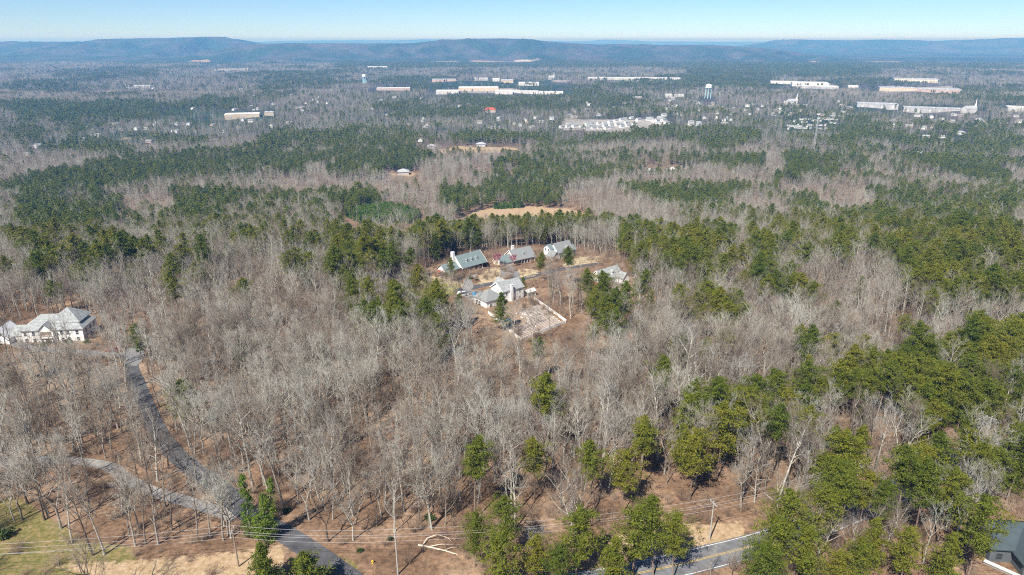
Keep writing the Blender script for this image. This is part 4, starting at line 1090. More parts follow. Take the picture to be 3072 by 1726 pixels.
t = thing('garden_pavilion', 'white roofed open pavilion on posts beside the white house', 'pavilion', (p.x, p.y, H(p.x, p.y) - 0.2), R_(43))
part('roof', mat('white_metal_roof', (0.62, 0.62, 0.6), 0.5), t, lambda b: roof_gable(b, -2.6, 2.6, -1.7, 1.7, 3.0, 0.8, o=0.3, t=0.12)); part('floor', M_WOOD, t, lambda b: b.box(-2.6, 2.6, -1.7, 1.7, -1.5, 0.3))
for x in (-2.5, 0, 2.5):
    for y in (-1.6, 1.6): part('post', M_TRIM, t, lambda b: b.box(x - 0.09, x + 0.09, y - 0.09, y + 0.09, 0.3, 3.0))
part('railing', M_TRIM, t, lambda b: (b.box(-2.5, 2.5, -1.63, -1.57, 1.1, 1.2), *[b.box(-2.4 + 0.3 * k, -2.34 + 0.3 * k, -1.625, -1.575, 0.3, 1.1) for k in range(17)]))
def tarp(label, px, py, sx, sy, hz, m):
    p = G(px, py); mb = MB(); n = 7
    for i in range(n):
        for j in range(n):
            a, b = i / (n - 1) - 0.5, j / (n - 1) - 0.5
            z = hz * max(0, 1 - (2 * abs(a)) ** 3) * max(0, 1 - (2 * abs(b)) ** 3) * (0.8 + 0.4 * random.random())
            mb.v.append((a * sx, b * sy, z - 0.05))
    for i in range(n - 1):
        for j in range(n - 1):
            q = i * n + j; mb.f.append((q, q + n, q + n + 1, q + 1)); mb.mi.append(0)
    o = mb.build('tarpaulin', m, None, (p.x, p.y, H(p.x, p.y) + 0.1)); o.rotation_euler = (0, 0, R_(40))
    return tag(o, label, 'tarpaulin')
M_BLUE = mat('blue_plastic', (0.05, 0.22, 0.42), 0.4, 0.15, 3.0)
tarp('blue tarpaulin heap in the garden below the pine', 1523, 962, 4.2, 1.8, 0.7, M_BLUE); tarp('small bright blue tarpaulin beside the parked white van', 1423, 884, 1.8, 1.6, 1.0, M_BLUE)

def vehicle(name, label, cat, px, py, deg, L, W, Hb, Ht, m, van=False):
    p = G(px, py); t = thing(name, label, cat, (p.x, p.y, H(p.x, p.y) + 0.1), R_(deg))
    c0, c1 = (-0.47, 0.30) if van else (-0.40, 0.20)
    prof = [(-L / 2, 0.35), (L / 2, 0.35), (L / 2, Hb * 0.8), (L * 0.46, Hb), (L * (c1 + 0.12), Hb * 1.04), (L * c1, Ht), (L * (c0 + 0.08), Ht), (L * c0, Hb * 1.04), (-L / 2, Hb)]
    part('body', m, t, lambda b: b.extrude([(x, z) for x, z in prof], 'y', -W / 2, W / 2))
    for s in (-1, 1):
        y = s * (W / 2 + 0.004)
        part('side_window', M_GLASS, t, lambda b: b.quad([(L * (c0 + 0.05), y, Hb * 1.08), (L * (c1 + 0.06), y, Hb * 1.08), (L * (c1 - 0.02), y, Ht - 0.1), (L * (c0 + 0.1), y, Ht - 0.1)]))
        for x in (-L * 0.3, L * 0.31):
            w = part('wheel', mat('tyre_rubber', (0.02, 0.02, 0.02), 0.8), t, lambda b: b.tube((x, s * (W / 2 - 0.18), 0.34), (x, s * (W / 2 + 0.03), 0.34), 0.34, 0.34, 14))
            part('rim', mat('wheel_rim', (0.45, 0.45, 0.46), 0.3, metal=0.8), w, lambda b: b.tube((x, s * (W / 2 + 0.03), 0.34), (x, s * (W / 2 + 0.05), 0.34), 0.2, 0.2, 10))
        part('headlight', M_TRIM, t, lambda b: b.box(L / 2, L / 2 + 0.02, s * W * 0.36 - 0.15, s * W * 0.36 + 0.15, Hb * 0.6, Hb * 0.76))
    a, b_ = L * (c1 + 0.115), L * (c1 + 0.008)
    part('windscreen', M_GLASS, t, lambda b: b.quad([(a + 0.01, -W * 0.42, Hb * 1.06), (a + 0.01, W * 0.42, Hb * 1.06), (b_ + 0.012, W * 0.4, Ht - 0.06), (b_ + 0.012, -W * 0.4, Ht - 0.06)]))
    return t
vehicle('parked_van', 'white van parked on the drive left of the white house', 'van', 1388, 888, 20, 5.2, 2.0, 1.15, 2.1, mat('white_car_paint', (0.7, 0.71, 0.72), 0.3, spec=0.5), True)
vehicle('parked_car', 'small dark car parked on the lawn left of the brick house', 'car', 1236, 830, -5, 4.5, 1.8, 0.9, 1.45, mat('dark_car_paint', (0.05, 0.06, 0.075), 0.3, spec=0.5))
vehicle('parked_car', 'dark red car parked beside the turning circle on the left', 'car', 340, 1056, 8, 4.6, 1.8, 0.9, 1.5, mat('red_car_paint', (0.16, 0.02, 0.02), 0.3, spec=0.5))

# ------------------------------------------------------------------ poles, wires, hydrant
M_POLE = mat('pole_wood', (0.27, 0.22, 0.17), 0.9, 0.25, 2.0)
M_POLEG = mat('pole_grey', (0.36, 0.35, 0.31), 0.9, 0.2, 2.0)
M_WIRE = mat('wire', (0.42, 0.41, 0.40), 0.5, spec=0.4)
M_STEEL = mat('galvanised_steel', (0.62, 0.63, 0.64), 0.4, metal=0.3, spec=0.5)
POLES = {}
def pole(key, label, base, hgt, deg, m, transformer=False):
    p = G(*base); z = H(p.x, p.y)
    t = thing('utility_pole', label, 'utility pole', (p.x, p.y, z), R_(deg), 'utility poles along the power line')
    part('post', m, t, lambda b: b.tube((0, 0, -1), (0, 0, hgt), 0.19, 0.13, 10))
    part('crossarm', m, t, lambda b: b.box(-0.07, 0.07, -1.25, 1.25, hgt - 0.75, hgt - 0.6))
    for y in (-1.15, -0.45, 1.15): part('insulator', M_STEEL, t, lambda b: b.lathe([(0.05, hgt - 0.6), (0.1, hgt - 0.5), (0.06, hgt - 0.42), (0.08, hgt - 0.32)], 8, 0, 0, y))
    if transformer:
        part('transformer', M_STEEL, t, lambda b: b.lathe([(0.25, hgt - 3.1), (0.36, hgt - 3.05), (0.36, hgt - 1.9), (0.2, hgt - 1.8)], 12, 0, 0.5, 0))
        part('meter_box', M_STEEL, t, lambda b: b.box(0.16, 0.4, -0.25, 0.25, 1.6, 2.5))
    Mx = Matrix.Translation(t.location) @ Matrix.Rotation(R_(deg), 4, 'Z')
    POLES[key] = [Mx @ Vector((0, y, hgt - 0.3)) for y in (-1.15, -0.45, 1.15)] + [Mx @ Vector((0.15, 0, hgt - 2.4))]
pole('a', 'brown wooden utility pole standing in front of the ivy-covered trees', (716, 1700), 10.0, 8, M_POLE)
pole('b', 'pale grey utility pole at the bottom edge right of the fallen branches', (1194, 1724), 11.0, 4, M_POLEG)
pole('c', 'slender utility pole above the highway with its yellow line', (2128, 1620), 10.5, 20, M_POLEG)
pole('d', 'utility pole with white transformer in a gap between the pines', (2556, 1505), 11.0, 25, M_POLEG, True)
pole('e', 'utility pole with white insulators among the pines at the right edge', (2945, 1365), 12.0, 30, M_POLEG)
def wire(label, A, B, sag=0.8, r=0.022):
    mb = MB(); n = 14; pts = [A.lerp(B, k / n) - Vector((0, 0, 4 * sag * (k / n) * (1 - k / n))) for k in range(n + 1)]
    c = (A + B) / 2
    for q in range(n): mb.tube(pts[q] - c, pts[q + 1] - c, r, r, 5, cap=False)
    return tag(mb.build('power_line', M_WIRE, None, c), label, 'power line', 'overhead power lines')
WN = ['upper front', 'upper middle', 'upper rear', 'lower']
left_end = [Vector((G(-220, y).x, G(-220, y).y, H(*G(-220, y)[:2]) + 9.5 - 1.2 * (k == 3))) for k, y in enumerate((1790, 1770, 1755, 1770))]
for k in range(4):
    wire('%s power line crossing the lawn from the left edge to the brown pole' % WN[k], left_end[k], POLES['a'][k])
    wire('%s power line between the brown pole and the pale grey pole' % WN[k], POLES['a'][k], POLES['b'][k])
    wire('%s power line between the pale grey pole and the pole above the highway' % WN[k], POLES['b'][k], POLES['c'][k], 1.4)
    wire('%s power line between the pole above the highway and the transformer pole' % WN[k], POLES['c'][k], POLES['d'][k])
    wire('%s power line between the transformer pole and the pole among the right pines' % WN[k], POLES['d'][k], POLES['e'][k])
p = G(1118, 1690); t = thing('fire_hydrant', 'small yellow fire hydrant in the dry grass left of the grey pole', 'fire hydrant', (p.x, p.y, H(p.x, p.y)))
M_HYD = mat('yellow_hydrant_paint', (0.62, 0.42, 0.03), 0.5)
part('barrel', M_HYD, t, lambda b: b.lathe([(0.2, -0.1), (0.2, 0.06), (0.14, 0.08), (0.14, 0.62), (0.19, 0.66)], 10)); part('bonnet', M_HYD, t, lambda b: b.lathe([(0.19, 0.662), (0.17, 0.76), (0.09, 0.84), (0.04, 0.9)], 10))
for s in (-1, 1): part('nozzle', M_HYD, t, lambda b: b.tube((s * 0.12, 0, 0.5), (s * 0.26, 0, 0.5), 0.08, 0.08, 8))
p = G(1255, 1638)
t = thing('fallen_tree', 'pale fallen tree with three bleached limbs lying right of the grey pole', 'fallen tree', (p.x, p.y, H(p.x, p.y) + 0.15))
def limb(pts, r0):
    mb = MB(); n = len(pts)
    for i in range(n - 1): mb.tube(pts[i], pts[i + 1], r0 * (1 - 0.8 * i / n), r0 * (1 - 0.8 * (i + 1) / n), 6, cap=False)
    return mb
limb([(0, 0, 0.1), (3, -0.9, 0.2), (6, -1.8, 0.15), (9, -3.0, 0.1)], 0.24).build('trunk', M_DEAD, t)
limb([(1.0, -0.2, 0.2), (1.8, 1.6, 0.6), (4.0, 2.6, 0.8), (6.5, 2.0, 0.3), (7.2, 1.2, 0.1)], 0.17).build('limb', M_DEAD, t); limb([(2.4, -0.7, 0.2), (5.0, 0.0, 0.3), (9.4, 0.1, 0.15)], 0.15).build('limb', M_DEAD, t); limb([(6, -1.8, 0.2), (7.5, -1.2, 0.5), (8.6, -1.5, 0.8)], 0.09).build('limb', M_DEAD, t)

# ------------------------------------------------------------------ towers and the buildings of the town
BUILT = []      # (x, y, radius) kept free of trees
def water_tower(label, px, py, up, hgt, tw):
    p = G(px, py, up); z = H(p.x, p.y)
    BUILT.extend((p.x * (1 - q / p.y), p.y - q, 26) for q in range(-20, 240, 25))
    t = thing('water_tower', label, 'water tower', (p.x, p.y, z))
    mw = mat('tower_white', (0.72, 0.75, 0.76), 0.5); ml = mat('tower_blue', (0.38, 0.60, 0.66), 0.5)
    th = hgt * 0.30; z0 = hgt - th
    part('tank', mw, t, lambda b: b.lathe([(tw * 0.2, z0 - th * 0.25), (tw * 0.38, z0 - th * 0.12), (tw * 0.5, z0 + th * 0.15), (tw * 0.5, z0 + th * 0.55), (tw * 0.42, z0 + th * 0.8), (tw * 0.22, z0 + th * 0.96), (0.6, hgt)], 20))
    part('riser', ml, t, lambda b: b.tube((0, 0, -2), (0, 0, z0 - th * 0.25 - 0.01), tw * 0.09, tw * 0.09, 12))
    for k in range(6):
        a = k * math.pi / 3 + 0.3; x, y = math.cos(a), math.sin(a)
        part('leg', ml, t, lambda b: b.tube((x * tw * 0.52, y * tw * 0.52, -2), (x * tw * 0.47, y * tw * 0.47, z0 + th * 0.1), tw * 0.045, tw * 0.045, 8))
    part('balcony', mw, t, lambda b: b.lathe([(tw * 0.52, z0 + th * 0.1), (tw * 0.56, z0 + th * 0.1), (tw * 0.56, z0 + th * 0.14), (tw * 0.52, z0 + th * 0.14)], 20))
water_tower('larger pale blue water tower on legs, right of centre in the town', 2123, 296, 0, 48, 21); water_tower('smaller pale water tower left of centre beyond the wooded town', 1094, 250, 0, 42, 19)
p = G(2443, 434, 8); z = H(p.x, p.y)
t = thing('lattice_mast', 'tall grey lattice mast with white antennas above the bare woods', 'mast', (p.x, p.y, z))
MH = 62
def mast(b):
    for k in range(3):
        a = k * 2.094; b.tube((math.cos(a) * 2.2, math.sin(a) * 2.2, -1), (math.cos(a) * 0.9, math.sin(a) * 0.9, MH), 0.22, 0.18, 5)
    for s in range(15):
        z0, z1 = s * MH / 15, (s + 1) * MH / 15; r0, r1 = 2.2 - 1.3 * s / 15, 2.2 - 1.3 * (s + 1) / 15
        for k in range(3):
            a, c = k * 2.094, (k + 1) * 2.094; b.tube((math.cos(a) * r0, math.sin(a) * r0, z0), (math.cos(c) * r1, math.sin(c) * r1, z1), 0.11, 0.11, 4, cap=False)
part('lattice', M_STEEL, t, mast)
part('antenna_platform', M_TRIM, t, lambda b: b.lathe([(2.0, MH), (2.6, MH + 0.1), (2.6, MH + 0.4), (1.0, MH + 0.5)], 10))
for k in range(6):
    a = k * 1.047; part('antenna', M_TRIM, t, lambda b: b.box(math.cos(a) * 2.5 - 0.25, math.cos(a) * 2.5 + 0.25, math.sin(a) * 2.5 - 0.25, math.sin(a) * 2.5 + 0.25, MH + 0.42, MH + 3.2))

M_BW = mat('white_metal_cladding', (0.60, 0.585, 0.56), 0.6, 0.06, 0.05); M_BT = mat('tan_wall', (0.55, 0.44, 0.32), 0.8, 0.08, 0.05); M_BP = mat('pinkish_brick', (0.48, 0.34, 0.28), 0.8, 0.08, 0.05); M_BG = mat('grey_cladding', (0.42, 0.42, 0.43), 0.7, 0.08, 0.05)
M_RW = mat('white_flat_roof', (0.60, 0.585, 0.56), 0.7, 0.22, 0.06); M_RG = mat('grey_flat_roof', (0.36, 0.37, 0.38), 0.8, 0.1, 0.04); M_RR = mat('red_roof', (0.50, 0.09, 0.055), 0.7)
def hall(label, x0, x1, y0, y1, wm, rm, name='warehouse', cat='warehouse', rise=0.0):
    """long low building whose front shows between pixel columns x0 and x1"""
    xm = (x0 + x1) / 2; p = G(xm, y1, 4.0); R = math.sqrt(p.x ** 2 + p.y ** 2 + 195 ** 2)
    w = (x1 - x0) * R / FX; hh = (y1 - y0) * R / FX
    wall = max(5.5, min(9.0, hh * 0.5)) + 3; dep = min(130.0, max(24.0, (hh * 0.3) / (195 / R)))
    if rise: wall, dep = (4.2 if cat == 'house' else 8), 13.0
    z = H(p.x, p.y); t = thing(name, label, cat, (p.x, p.y, z), -math.atan2(p.x, p.y) * 0.8)
    part('wall', wm, t, lambda b: b.box(-w / 2, w / 2, 0, dep, -3, wall))
    if rise: part('roof', rm, t, lambda b: roof_hip(b, -w / 2, w / 2, 0, dep, wall + 0.05, rise, o=1.2, t=0.5))
    else:
        part('roof', rm, t, lambda b: b.box(-w / 2 - 0.3, w / 2 + 0.3, -0.3, dep + 0.3, wall + 0.01, wall + 0.7))
        n = max(2, int(w // 30))
        for k in range(min(n, 9)): part('roof_unit', M_STEEL, t, lambda b: b.box(-w / 2 + (k + 0.5) * w / n - 2.5, -w / 2 + (k + 0.5) * w / n + 2.5, dep * 0.35, dep * 0.35 + 4, wall + 0.71, wall + 2.6))
    nb = max(2, min(10, int(w // 22)))
    for k in range(nb):
        u = -w / 2 + (k + 0.5) * w / nb; part('loading_door', M_BG if wm is not M_BG else M_BW, t, lambda b: b.box(u - 3, u + 3, -0.12, -0.01, 0, wall * 0.6))
    c, s = math.cos(t.rotation_euler[2]), math.sin(t.rotation_euler[2])
    for u in np.linspace(-w / 2, w / 2, max(2, int(w // 25))):
        for v in np.arange(-40, dep + 8, 22): BUILT.append((p.x + c * u - s * v, p.y + s * u + c * v, 22))
    return t
hall('longest white warehouse right of centre below the mountains', 1771, 2034, 229, 241, M_BW, M_RW)
hall('tan block-shaped building between white warehouses in the town centre', 1503, 1539, 234, 247, M_BT, M_RG)
hall('small white building just left of the tan block', 1478, 1498, 233, 242, M_BW, M_RW); hall('low white building left of the small white block', 1423, 1462, 232, 240, M_BW, M_RW)
hall('low pinkish brick building behind the pines left of the town centre', 1298, 1366, 235, 243, M_BP, M_RG, 'brick_building', 'building')
hall('white shopping hall just right of the tan block', 1557, 1616, 244, 255, M_BW, M_RW); hall('white sharp-edged hall at the left end of the shopping strip', 1310, 1374, 267, 280, M_BW, M_RW)
hall('tan and white store behind the shopping strip', 1378, 1493, 257, 270, M_BT, M_RW, 'store_building', 'building'); hall('bright white store in the middle of the shopping strip', 1487, 1537, 267, 280, M_BW, M_RW, 'store_building', 'building')
hall('long low white store right of the bright white one', 1538, 1614, 271, 278, M_BW, M_RW, 'store_building', 'building'); hall('low white store at the right end of the shopping strip', 1618, 1688, 273, 280, M_BW, M_RW, 'store_building', 'building')
hall('pinkish white hall right of the smaller water tower', 1133, 1227, 261, 269, M_BP, M_RW); hall('small red-fronted building left of the larger water tower', 1900, 1925, 288, 298, M_RR, M_RG, 'shop_building', 'building')
hall('low white building close left of the larger water tower', 1998, 2050, 281, 289, M_BW, M_RW); hall('pale pink hospital-like block at the foot of the middle mountain', 1545, 1622, 171, 186, M_BP, M_RW, 'block_building', 'building')
hall('thin white roof far off left of the mountain foot', 1104, 1159, 198, 204, M_BW, M_RW); hall('building with bright red roof among trees in the valley centre', 1456, 1486, 321, 334, M_BT, M_RR, 'red_roof_building', 'building', 5.0)
hall('white factory hall right of the larger water tower, rear part', 2386, 2477, 241, 256, M_BW, M_RW); hall('white factory hall in front of the larger factory hall', 2414, 2505, 256, 264, M_BG, M_RW); hall('long white wing at the left of the factory hall', 2318, 2384, 242, 250, M_BW, M_RW)
hall('cream apartment block at the upper right of the town', 2700, 2800, 233, 244, M_CREAM, M_RG, 'apartment_building', 'building'); hall('small white building right of the factory', 2548, 2572, 255, 262, M_BW, M_RW)
hall('tan row building left of the orange row', 2652, 2736, 260, 270, M_BT, M_RG, 'row_building', 'building'); hall('orange brick row building at the upper right', 2744, 2863, 262, 276, M_BP, M_RG, 'row_building', 'building')
hall('grey roofed hall with dark left end in the right of town', 2585, 2680, 306, 321, M_BG, M_RG); hall('wide grey roof left of the white church steeple', 2735, 2870, 320, 334, M_BG, M_RG)
hall('white and tan long school building left of centre', 682, 771, 336, 351, M_BT, M_RW, 'school_building', 'school'); hall('thin pale hall far left under the mountain', 652, 735, 206, 212, M_BW, M_RW); hall('low white sheds behind the left pine stand', 382, 441, 256, 262, M_BW, M_RW)
hall('pale hall at the right edge of the town', 3036, 3085, 318, 333, M_BW, M_RW); hall('white farmhouse-like building in the right bare woods', 2734, 2770, 456, 468, M_BW, M_RG, 'white_building', 'building', 3.0)
hall('small tan annex right of the left school building', 795, 819, 335, 343, M_BT, M_RG, 'annex_building', 'building'); hall('tan house at the edge of the straw meadow in the valley', 1284, 1306, 428, 440, M_BT, M_RG, 'meadow_house', 'house', 3.0)
hall('low grey house among pines behind the straw meadow', 1430, 1456, 424, 434, M_BG, M_RG, 'meadow_house', 'house', 3.0); hall('long low house with grey roof in the bare woods right of centre', 1940, 1965, 503, 514, M_BT, M_RG, 'woods_house', 'house', 3.0); hall('pale roofed house right of the long low house in the woods', 2002, 2032, 500, 513, M_BG, M_RW, 'woods_house', 'house', 3.5)
hall('white house with pale roof left of the young pine hill', 1195, 1225, 507, 517, M_BW, M_RG, 'woods_house', 'house', 3.5)
def church(label, px, py, w, hgt):
    p = G(px, py, 5); z = H(p.x, p.y); t = thing('church', label, 'church', (p.x, p.y, z), 0.3)
    part('nave', M_BW, t, lambda b: wall_gable(b, -w, 0, 0, 18, -3, 12, 7)); part('roof', M_RG, t, lambda b: roof_gable(b, -w, 0, 0, 18, 12, 7, o=0.6)); part('tower', M_BW, t, lambda b: b.box(0.01, 6, 6, 12, -3, 17))
    part('spire', M_TRIM, t, lambda b: b.lathe([(2.6, 17.01), (2.2, 19), (1.5, 23), (0.2, hgt)], 8, 0, 3, 9)); BUILT.extend((p.x - w * k / 4, p.y - q, 22) for k in range(5) for q in (0, 30, 60))
church('white church with tall steeple at the right of town', 2930, 334, 36, 38); church('white church with thin steeple right of the larger water tower', 2392, 311, 30, 36); church('far white church steeple below the middle mountain', 1662, 236, 26, 40)

def small_house_mesh(L, W, hw, rise, wm, rm):
    a = MB(); wall_gable(a, -L / 2, L / 2, -W / 2, W / 2, -3, hw, rise)
    for u in (-L * 0.3, 0, L * 0.3): a.box(u - 0.6, u + 0.6, -W / 2 - 0.06, -W / 2 - 0.01, hw * 0.35, hw * 0.8, 1)
    b = MB(); roof_gable(b, -L / 2, L / 2, -W / 2, W / 2, hw, rise, o=0.5)
    return a.mesh('wall', [wm, M_GLASS]), b.mesh('roof', [rm])
SH = [small_house_mesh(12.5, 8.5, 5.0, 2.8, M_WSID, M_ROOF), small_house_mesh(12, 8, 3.2, 2.4, M_WSID, M_ROOFL), small_house_mesh(14, 8.5, 3.0, 2.4, M_TAN, M_ROOF), small_house_mesh(15, 8, 3.1, 2.3, M_BP, M_ROOFL), small_house_mesh(12.5, 8.5, 5.0, 2.8, M_GSID, M_ROOFL), small_house_mesh(15, 4.6, 2.6, 0.7, M_BW, M_ROOFL)]
SH_LOOK = ['white two-storey house', 'low white house', 'low tan house', 'low pinkish brick house', 'pale grey two-storey house', 'white mobile home']
def small_house(k, x, y, rz, label, group, clear=16):
    t = thing('mobile_home' if k == 5 else 'small_house', label, 'mobile home' if k == 5 else 'house', (x, y, H(x, y)), rz, group)
    link('wall', SH[k][0], t); link('roof', SH[k][1], t)
    for q in (0, 16): BUILT.append((x * (1 - q / math.hypot(x, y)), y * (1 - q / math.hypot(x, y)), clear))
sub = gpoly([(1668, 392), (1700, 374), (1790, 364), (1915, 354), (1925, 370), (1890, 386), (1790, 392)]); n = 0
ang = R_(38)
for i in range(-14, 15):
    for j in range(-7, 8):
        c = sub.mean(0); x = c[0] + i * 20 * math.cos(ang) - j * 42 * math.sin(ang) + rs.uniform(-3, 3); y = c[1] + i * 20 * math.sin(ang) + j * 42 * math.cos(ang) + rs.uniform(-3, 3)
        if in_poly(np.array([x]), np.array([y]), sub)[0] and rs.rand() < 0.85:
            k = rs.choice([0, 4, 0, 1]); small_house(k, x, y, ang + (math.pi if j % 2 else 0), '%s in the dense new subdivision right of centre' % SH_LOOK[k], 'houses of the new subdivision'); n += 1
sub2 = gpoly([(1930, 376), (1940, 356), (2010, 354), (2015, 376)])
for i in range(16):
    u, v = rs.rand(2); q = (sub2[0] * (1 - u) + sub2[3] * u) * (1 - v) + (sub2[1] * (1 - u) + sub2[2] * u) * v; k = rs.choice([0, 1, 4])
    small_house(k, q[0], q[1], ang + rs.randint(4) * 1.57, '%s on the treed edge just right of the new subdivision' % SH_LOOK[k], 'houses right of the subdivision')
mob = gpoly([(2360, 394), (2375, 362), (2510, 358), (2520, 390)])
for i in range(28):
    u, v = (i % 7 + rs.rand() * 0.6) / 7, (i // 7 + 0.5 + rs.uniform(-.3, .3)) / 4; q = (mob[0] * (1 - u) + mob[3] * u) * (1 - v) + (mob[1] * (1 - u) + mob[2] * u) * v
    small_house(5, q[0], q[1], -0.5 + 1.57 * (i % 3 == 0), 'white mobile home in the close rows behind the lattice mast', 'mobile homes behind the mast', 9)
ZN = [((0, 262, 500, 292), 22, 'far left behind the long pine stand'), ((480, 268, 1020, 330), 34, 'in the wooded suburb left of the town centre'), ((250, 355, 900, 395), 22, 'among bare trees in the left of the valley'), ((40, 400, 480, 470), 8, 'beside the left pine stands'), ((1060, 290, 1420, 345), 14, 'in the woods left of the red-roofed building'), ((1420, 345, 1660, 385), 12, 'near the red-roofed building'), ((1700, 295, 2060, 350), 34, 'in the suburb before the larger water tower'), ((2060, 300, 2560, 345), 44, 'in the suburb right of the larger water tower'), ((2560, 340, 3072, 385), 30, 'in the suburb below the right church'), ((2760, 395, 2930, 450), 9, 'on the wooded slope at the right of the valley'), ((2048, 350, 2200, 375), 12, 'between the subdivision and the mobile homes'), ((1000, 355, 1330, 420), 7, 'scattered in the bare woods of the valley centre')]
for (x0, y0, x1, y1), n, where in ZN:
    g = ground(rs.uniform(x0, x1, n), rs.uniform(y0, y1, n), 4)
    for q in g:
        k = rs.choice([0, 1, 1, 2, 3, 4]); small_house(k, q[0], q[1], rs.uniform(0, 6.28), '%s %s' % (SH_LOOK[k], where), 'houses ' + where, 11)

# ------------------------------------------------------------------ woods: where every tree stands
PINES = [(1425, 1560, 1, 1.05, 'tall yellow-green pine alone before the bare woods'), (1605, 1500, 0, 1.0, 'blue-green pine with round top in the bare woods'), (1785, 1530, 0, 1.0, 'left one of two close bright green pines'), (1865, 1545, 3, 0.95, 'right one of two close bright green pines'), (1918, 1470, 1, 1.0, 'pine with small high crown behind the two close pines'), (2068, 1500, 3, 1.1, 'big rounded bright pine left of the highway pole'),
         (1425, 1700, 2, 0.85, 'bushy pine left of the bottom pine group'), (1520, 1700, 3, 0.95, 'middle pine of the bottom group behind the cedar'), (1500, 1790, 2, 1.0, 'dense cedar-like pine at the bottom edge'), (1600, 1760, 2, 0.8, 'dark low pine right of the cedar-like pine'), (1725, 1745, 2, 1.15, 'large bushy pine at the bottom left of the highway'), (1680, 1790, 2, 0.8, 'small yellow-green pine before the large bushy pine'),
         (1895, 1735, 2, 1.15, 'left pine of the dark cluster beside the highway'), (1960, 1730, 0, 1.0, 'tallest pine of the dark cluster beside the highway'), (2015, 1745, 3, 0.9, 'right pine of the dark cluster beside the highway'), (1830, 1790, 4, 1.0, 'low pine at the bottom below the dark cluster'),
         (2345, 1700, 3, 1.05, 'large pine standing over the highway'), (2300, 1770, 2, 1.1, 'bushy pine at the bottom below the highway'), (2400, 1770, 2, 1.0, 'dark bushy pine right of the bottom bushy pine'), (2480, 1580, 3, 1.0, 'flat crowned pine behind the highway'), (2510, 1620, 1, 0.9, 'slender pine left of the transformer pole'), (2630, 1640, 0, 0.85, 'yellowish pine right of the transformer pole'),
         (2720, 1560, 3, 1.1, 'broad pine below the right power line'), (2790, 1500, 0, 1.05, 'pine right of the broad one below the power line'), (2810, 1640, 1, 0.95, 'pine left of the teal roofed house'), (2900, 1745, 3, 1.15, 'big bright pine right before the teal roof'), (2700, 1760, 2, 0.9, 'low pine at the bottom right of the highway'), (2560, 1775, 2, 0.8, 'small pine at the bottom middle right'),
         (1376, 985, 4, 1.0, 'conical green pine left of the fenced garden'), (1508, 995, 4, 1.15, 'conical green pine inside the fenced garden'), (1290, 900, 0, 0.7, 'small pine on the lawn below the brick house'), (1352, 846, 4, 0.85, 'dark conical cedar before the brick house'), (1218, 870, 4, 0.7, 'slim pine at the left of the lawn'), (1706, 860, 1, 1.0, 'tall narrow dark pine before the straw field of the houses'), (1568, 880, 4, 0.55, 'small pine right of the white house roof'), (1618, 850, 0, 0.85, 'pine before the cream house porch')]
def plant_points():
    bands = [(104, 300, 4.75), (300, 520, 4.8), (520, 1300, 5.8), (1300, 2700, 8.0), (2700, 6200, 17.0)]
    out = []
    for y0, y1, s in bands:
        X = np.arange(-0.84 * y1 - 45, 0.84 * y1 + 45, s); Y = np.arange(y0, y1, s)
        gx, gy = np.meshgrid(X, Y); gx = gx.ravel(); gy = gy.ravel()
        m = np.abs(gx) < 0.80 * gy + 40
        gx, gy = gx[m], gy[m]
        gx = gx + rs.uniform(-.5, .5, len(gx)) * s; gy = gy + rs.uniform(-.5, .5, len(gy)) * s
        out.append(np.column_stack([gx, gy, np.full(len(gx), s)]))
    return np.vstack(out)
PP = plant_points()
x, y = PP[:, 0], PP[:, 1]
keep = np.ones(len(PP))
for k, p in OPENG: keep[in_poly(x, y, p)] *= k
for k, v in ROADP.items():
    near = (y < 480)
    d = np.full(len(x), 1e9); d[near] = dist_line(x[near], y[near], v[::4]); keep[d < ROADW[k] / 2 + 0.7] = 0
for p in YOUNG: keep[in_poly(x, y, p)] = 0
grid = {}
for bx_, by_, br in BUILT: grid.setdefault((int(bx_ // 60), int(by_ // 60)), []).append((bx_, by_, br))
ci, cj = (x // 60).astype(int), (y // 60).astype(int)
order = np.lexsort((cj, ci)); keys = ci[order] * 100000 + cj[order]
for (a, b), lst in grid.items():
    for da in (-1, 0, 1):
        for db in (-1, 0, 1):
            kk = (a + da) * 100000 + b + db
            lo, hi = np.searchsorted(keys, kk), np.searchsorted(keys, kk, 'right')
            if hi > lo:
                idx = order[lo:hi]
                for bx_, by_, br in lst: keep[idx[np.hypot(x[idx] - bx_, y[idx] - by_) < br]] = 0
alive = rs.rand(len(PP)) < keep
PP = PP[alive]; x, y = PP[:, 0], PP[:, 1]
prob = np.where(y > 650, np.clip((fbm(x / 300, y / 420, 5, 4) - 0.55) * 4.5, 0.05, 0.6) * np.clip((y - 700) / 900, 0.3, 1), 0.012)
wk = np.clip(y / 700, 0.2, 1); wa = np.clip(y * 0.055 - 8, 2, 110); wsc = np.clip(y * 0.07, 22, 140)
wx = x + (vnoise(x / 28, y / 28, 61) - 0.5) * 18 * wk + (vnoise(x / 110, y / 110, 62) - 0.5) * wa * 1.3; wy = y + (vnoise(x / 31, y / 31, 63) - 0.5) * 22 * wk + (vnoise(x / 120, y / 120, 64) - 0.5) * wa * 2.2
for d, p in STANDG:
    ins = in_poly(wx, wy, p); prob[ins] = np.maximum(prob[ins], d)
prob = np.where(prob > 0.5, prob * np.clip(0.35 + 1.3 * fbm(x / 45, y / 60, 91, 3), np.where(y < 480, 0.95, 0.68), 1.15), prob)
soft = np.clip((vnoise(x / 14, y / 14, 9) - 0.5) * 1.2, -0.35, 0.35)
is_pine = rs.rand(len(PP)) < np.where(prob > 0.08, np.clip(prob + soft * (prob < 0.85), 0, 1), prob)
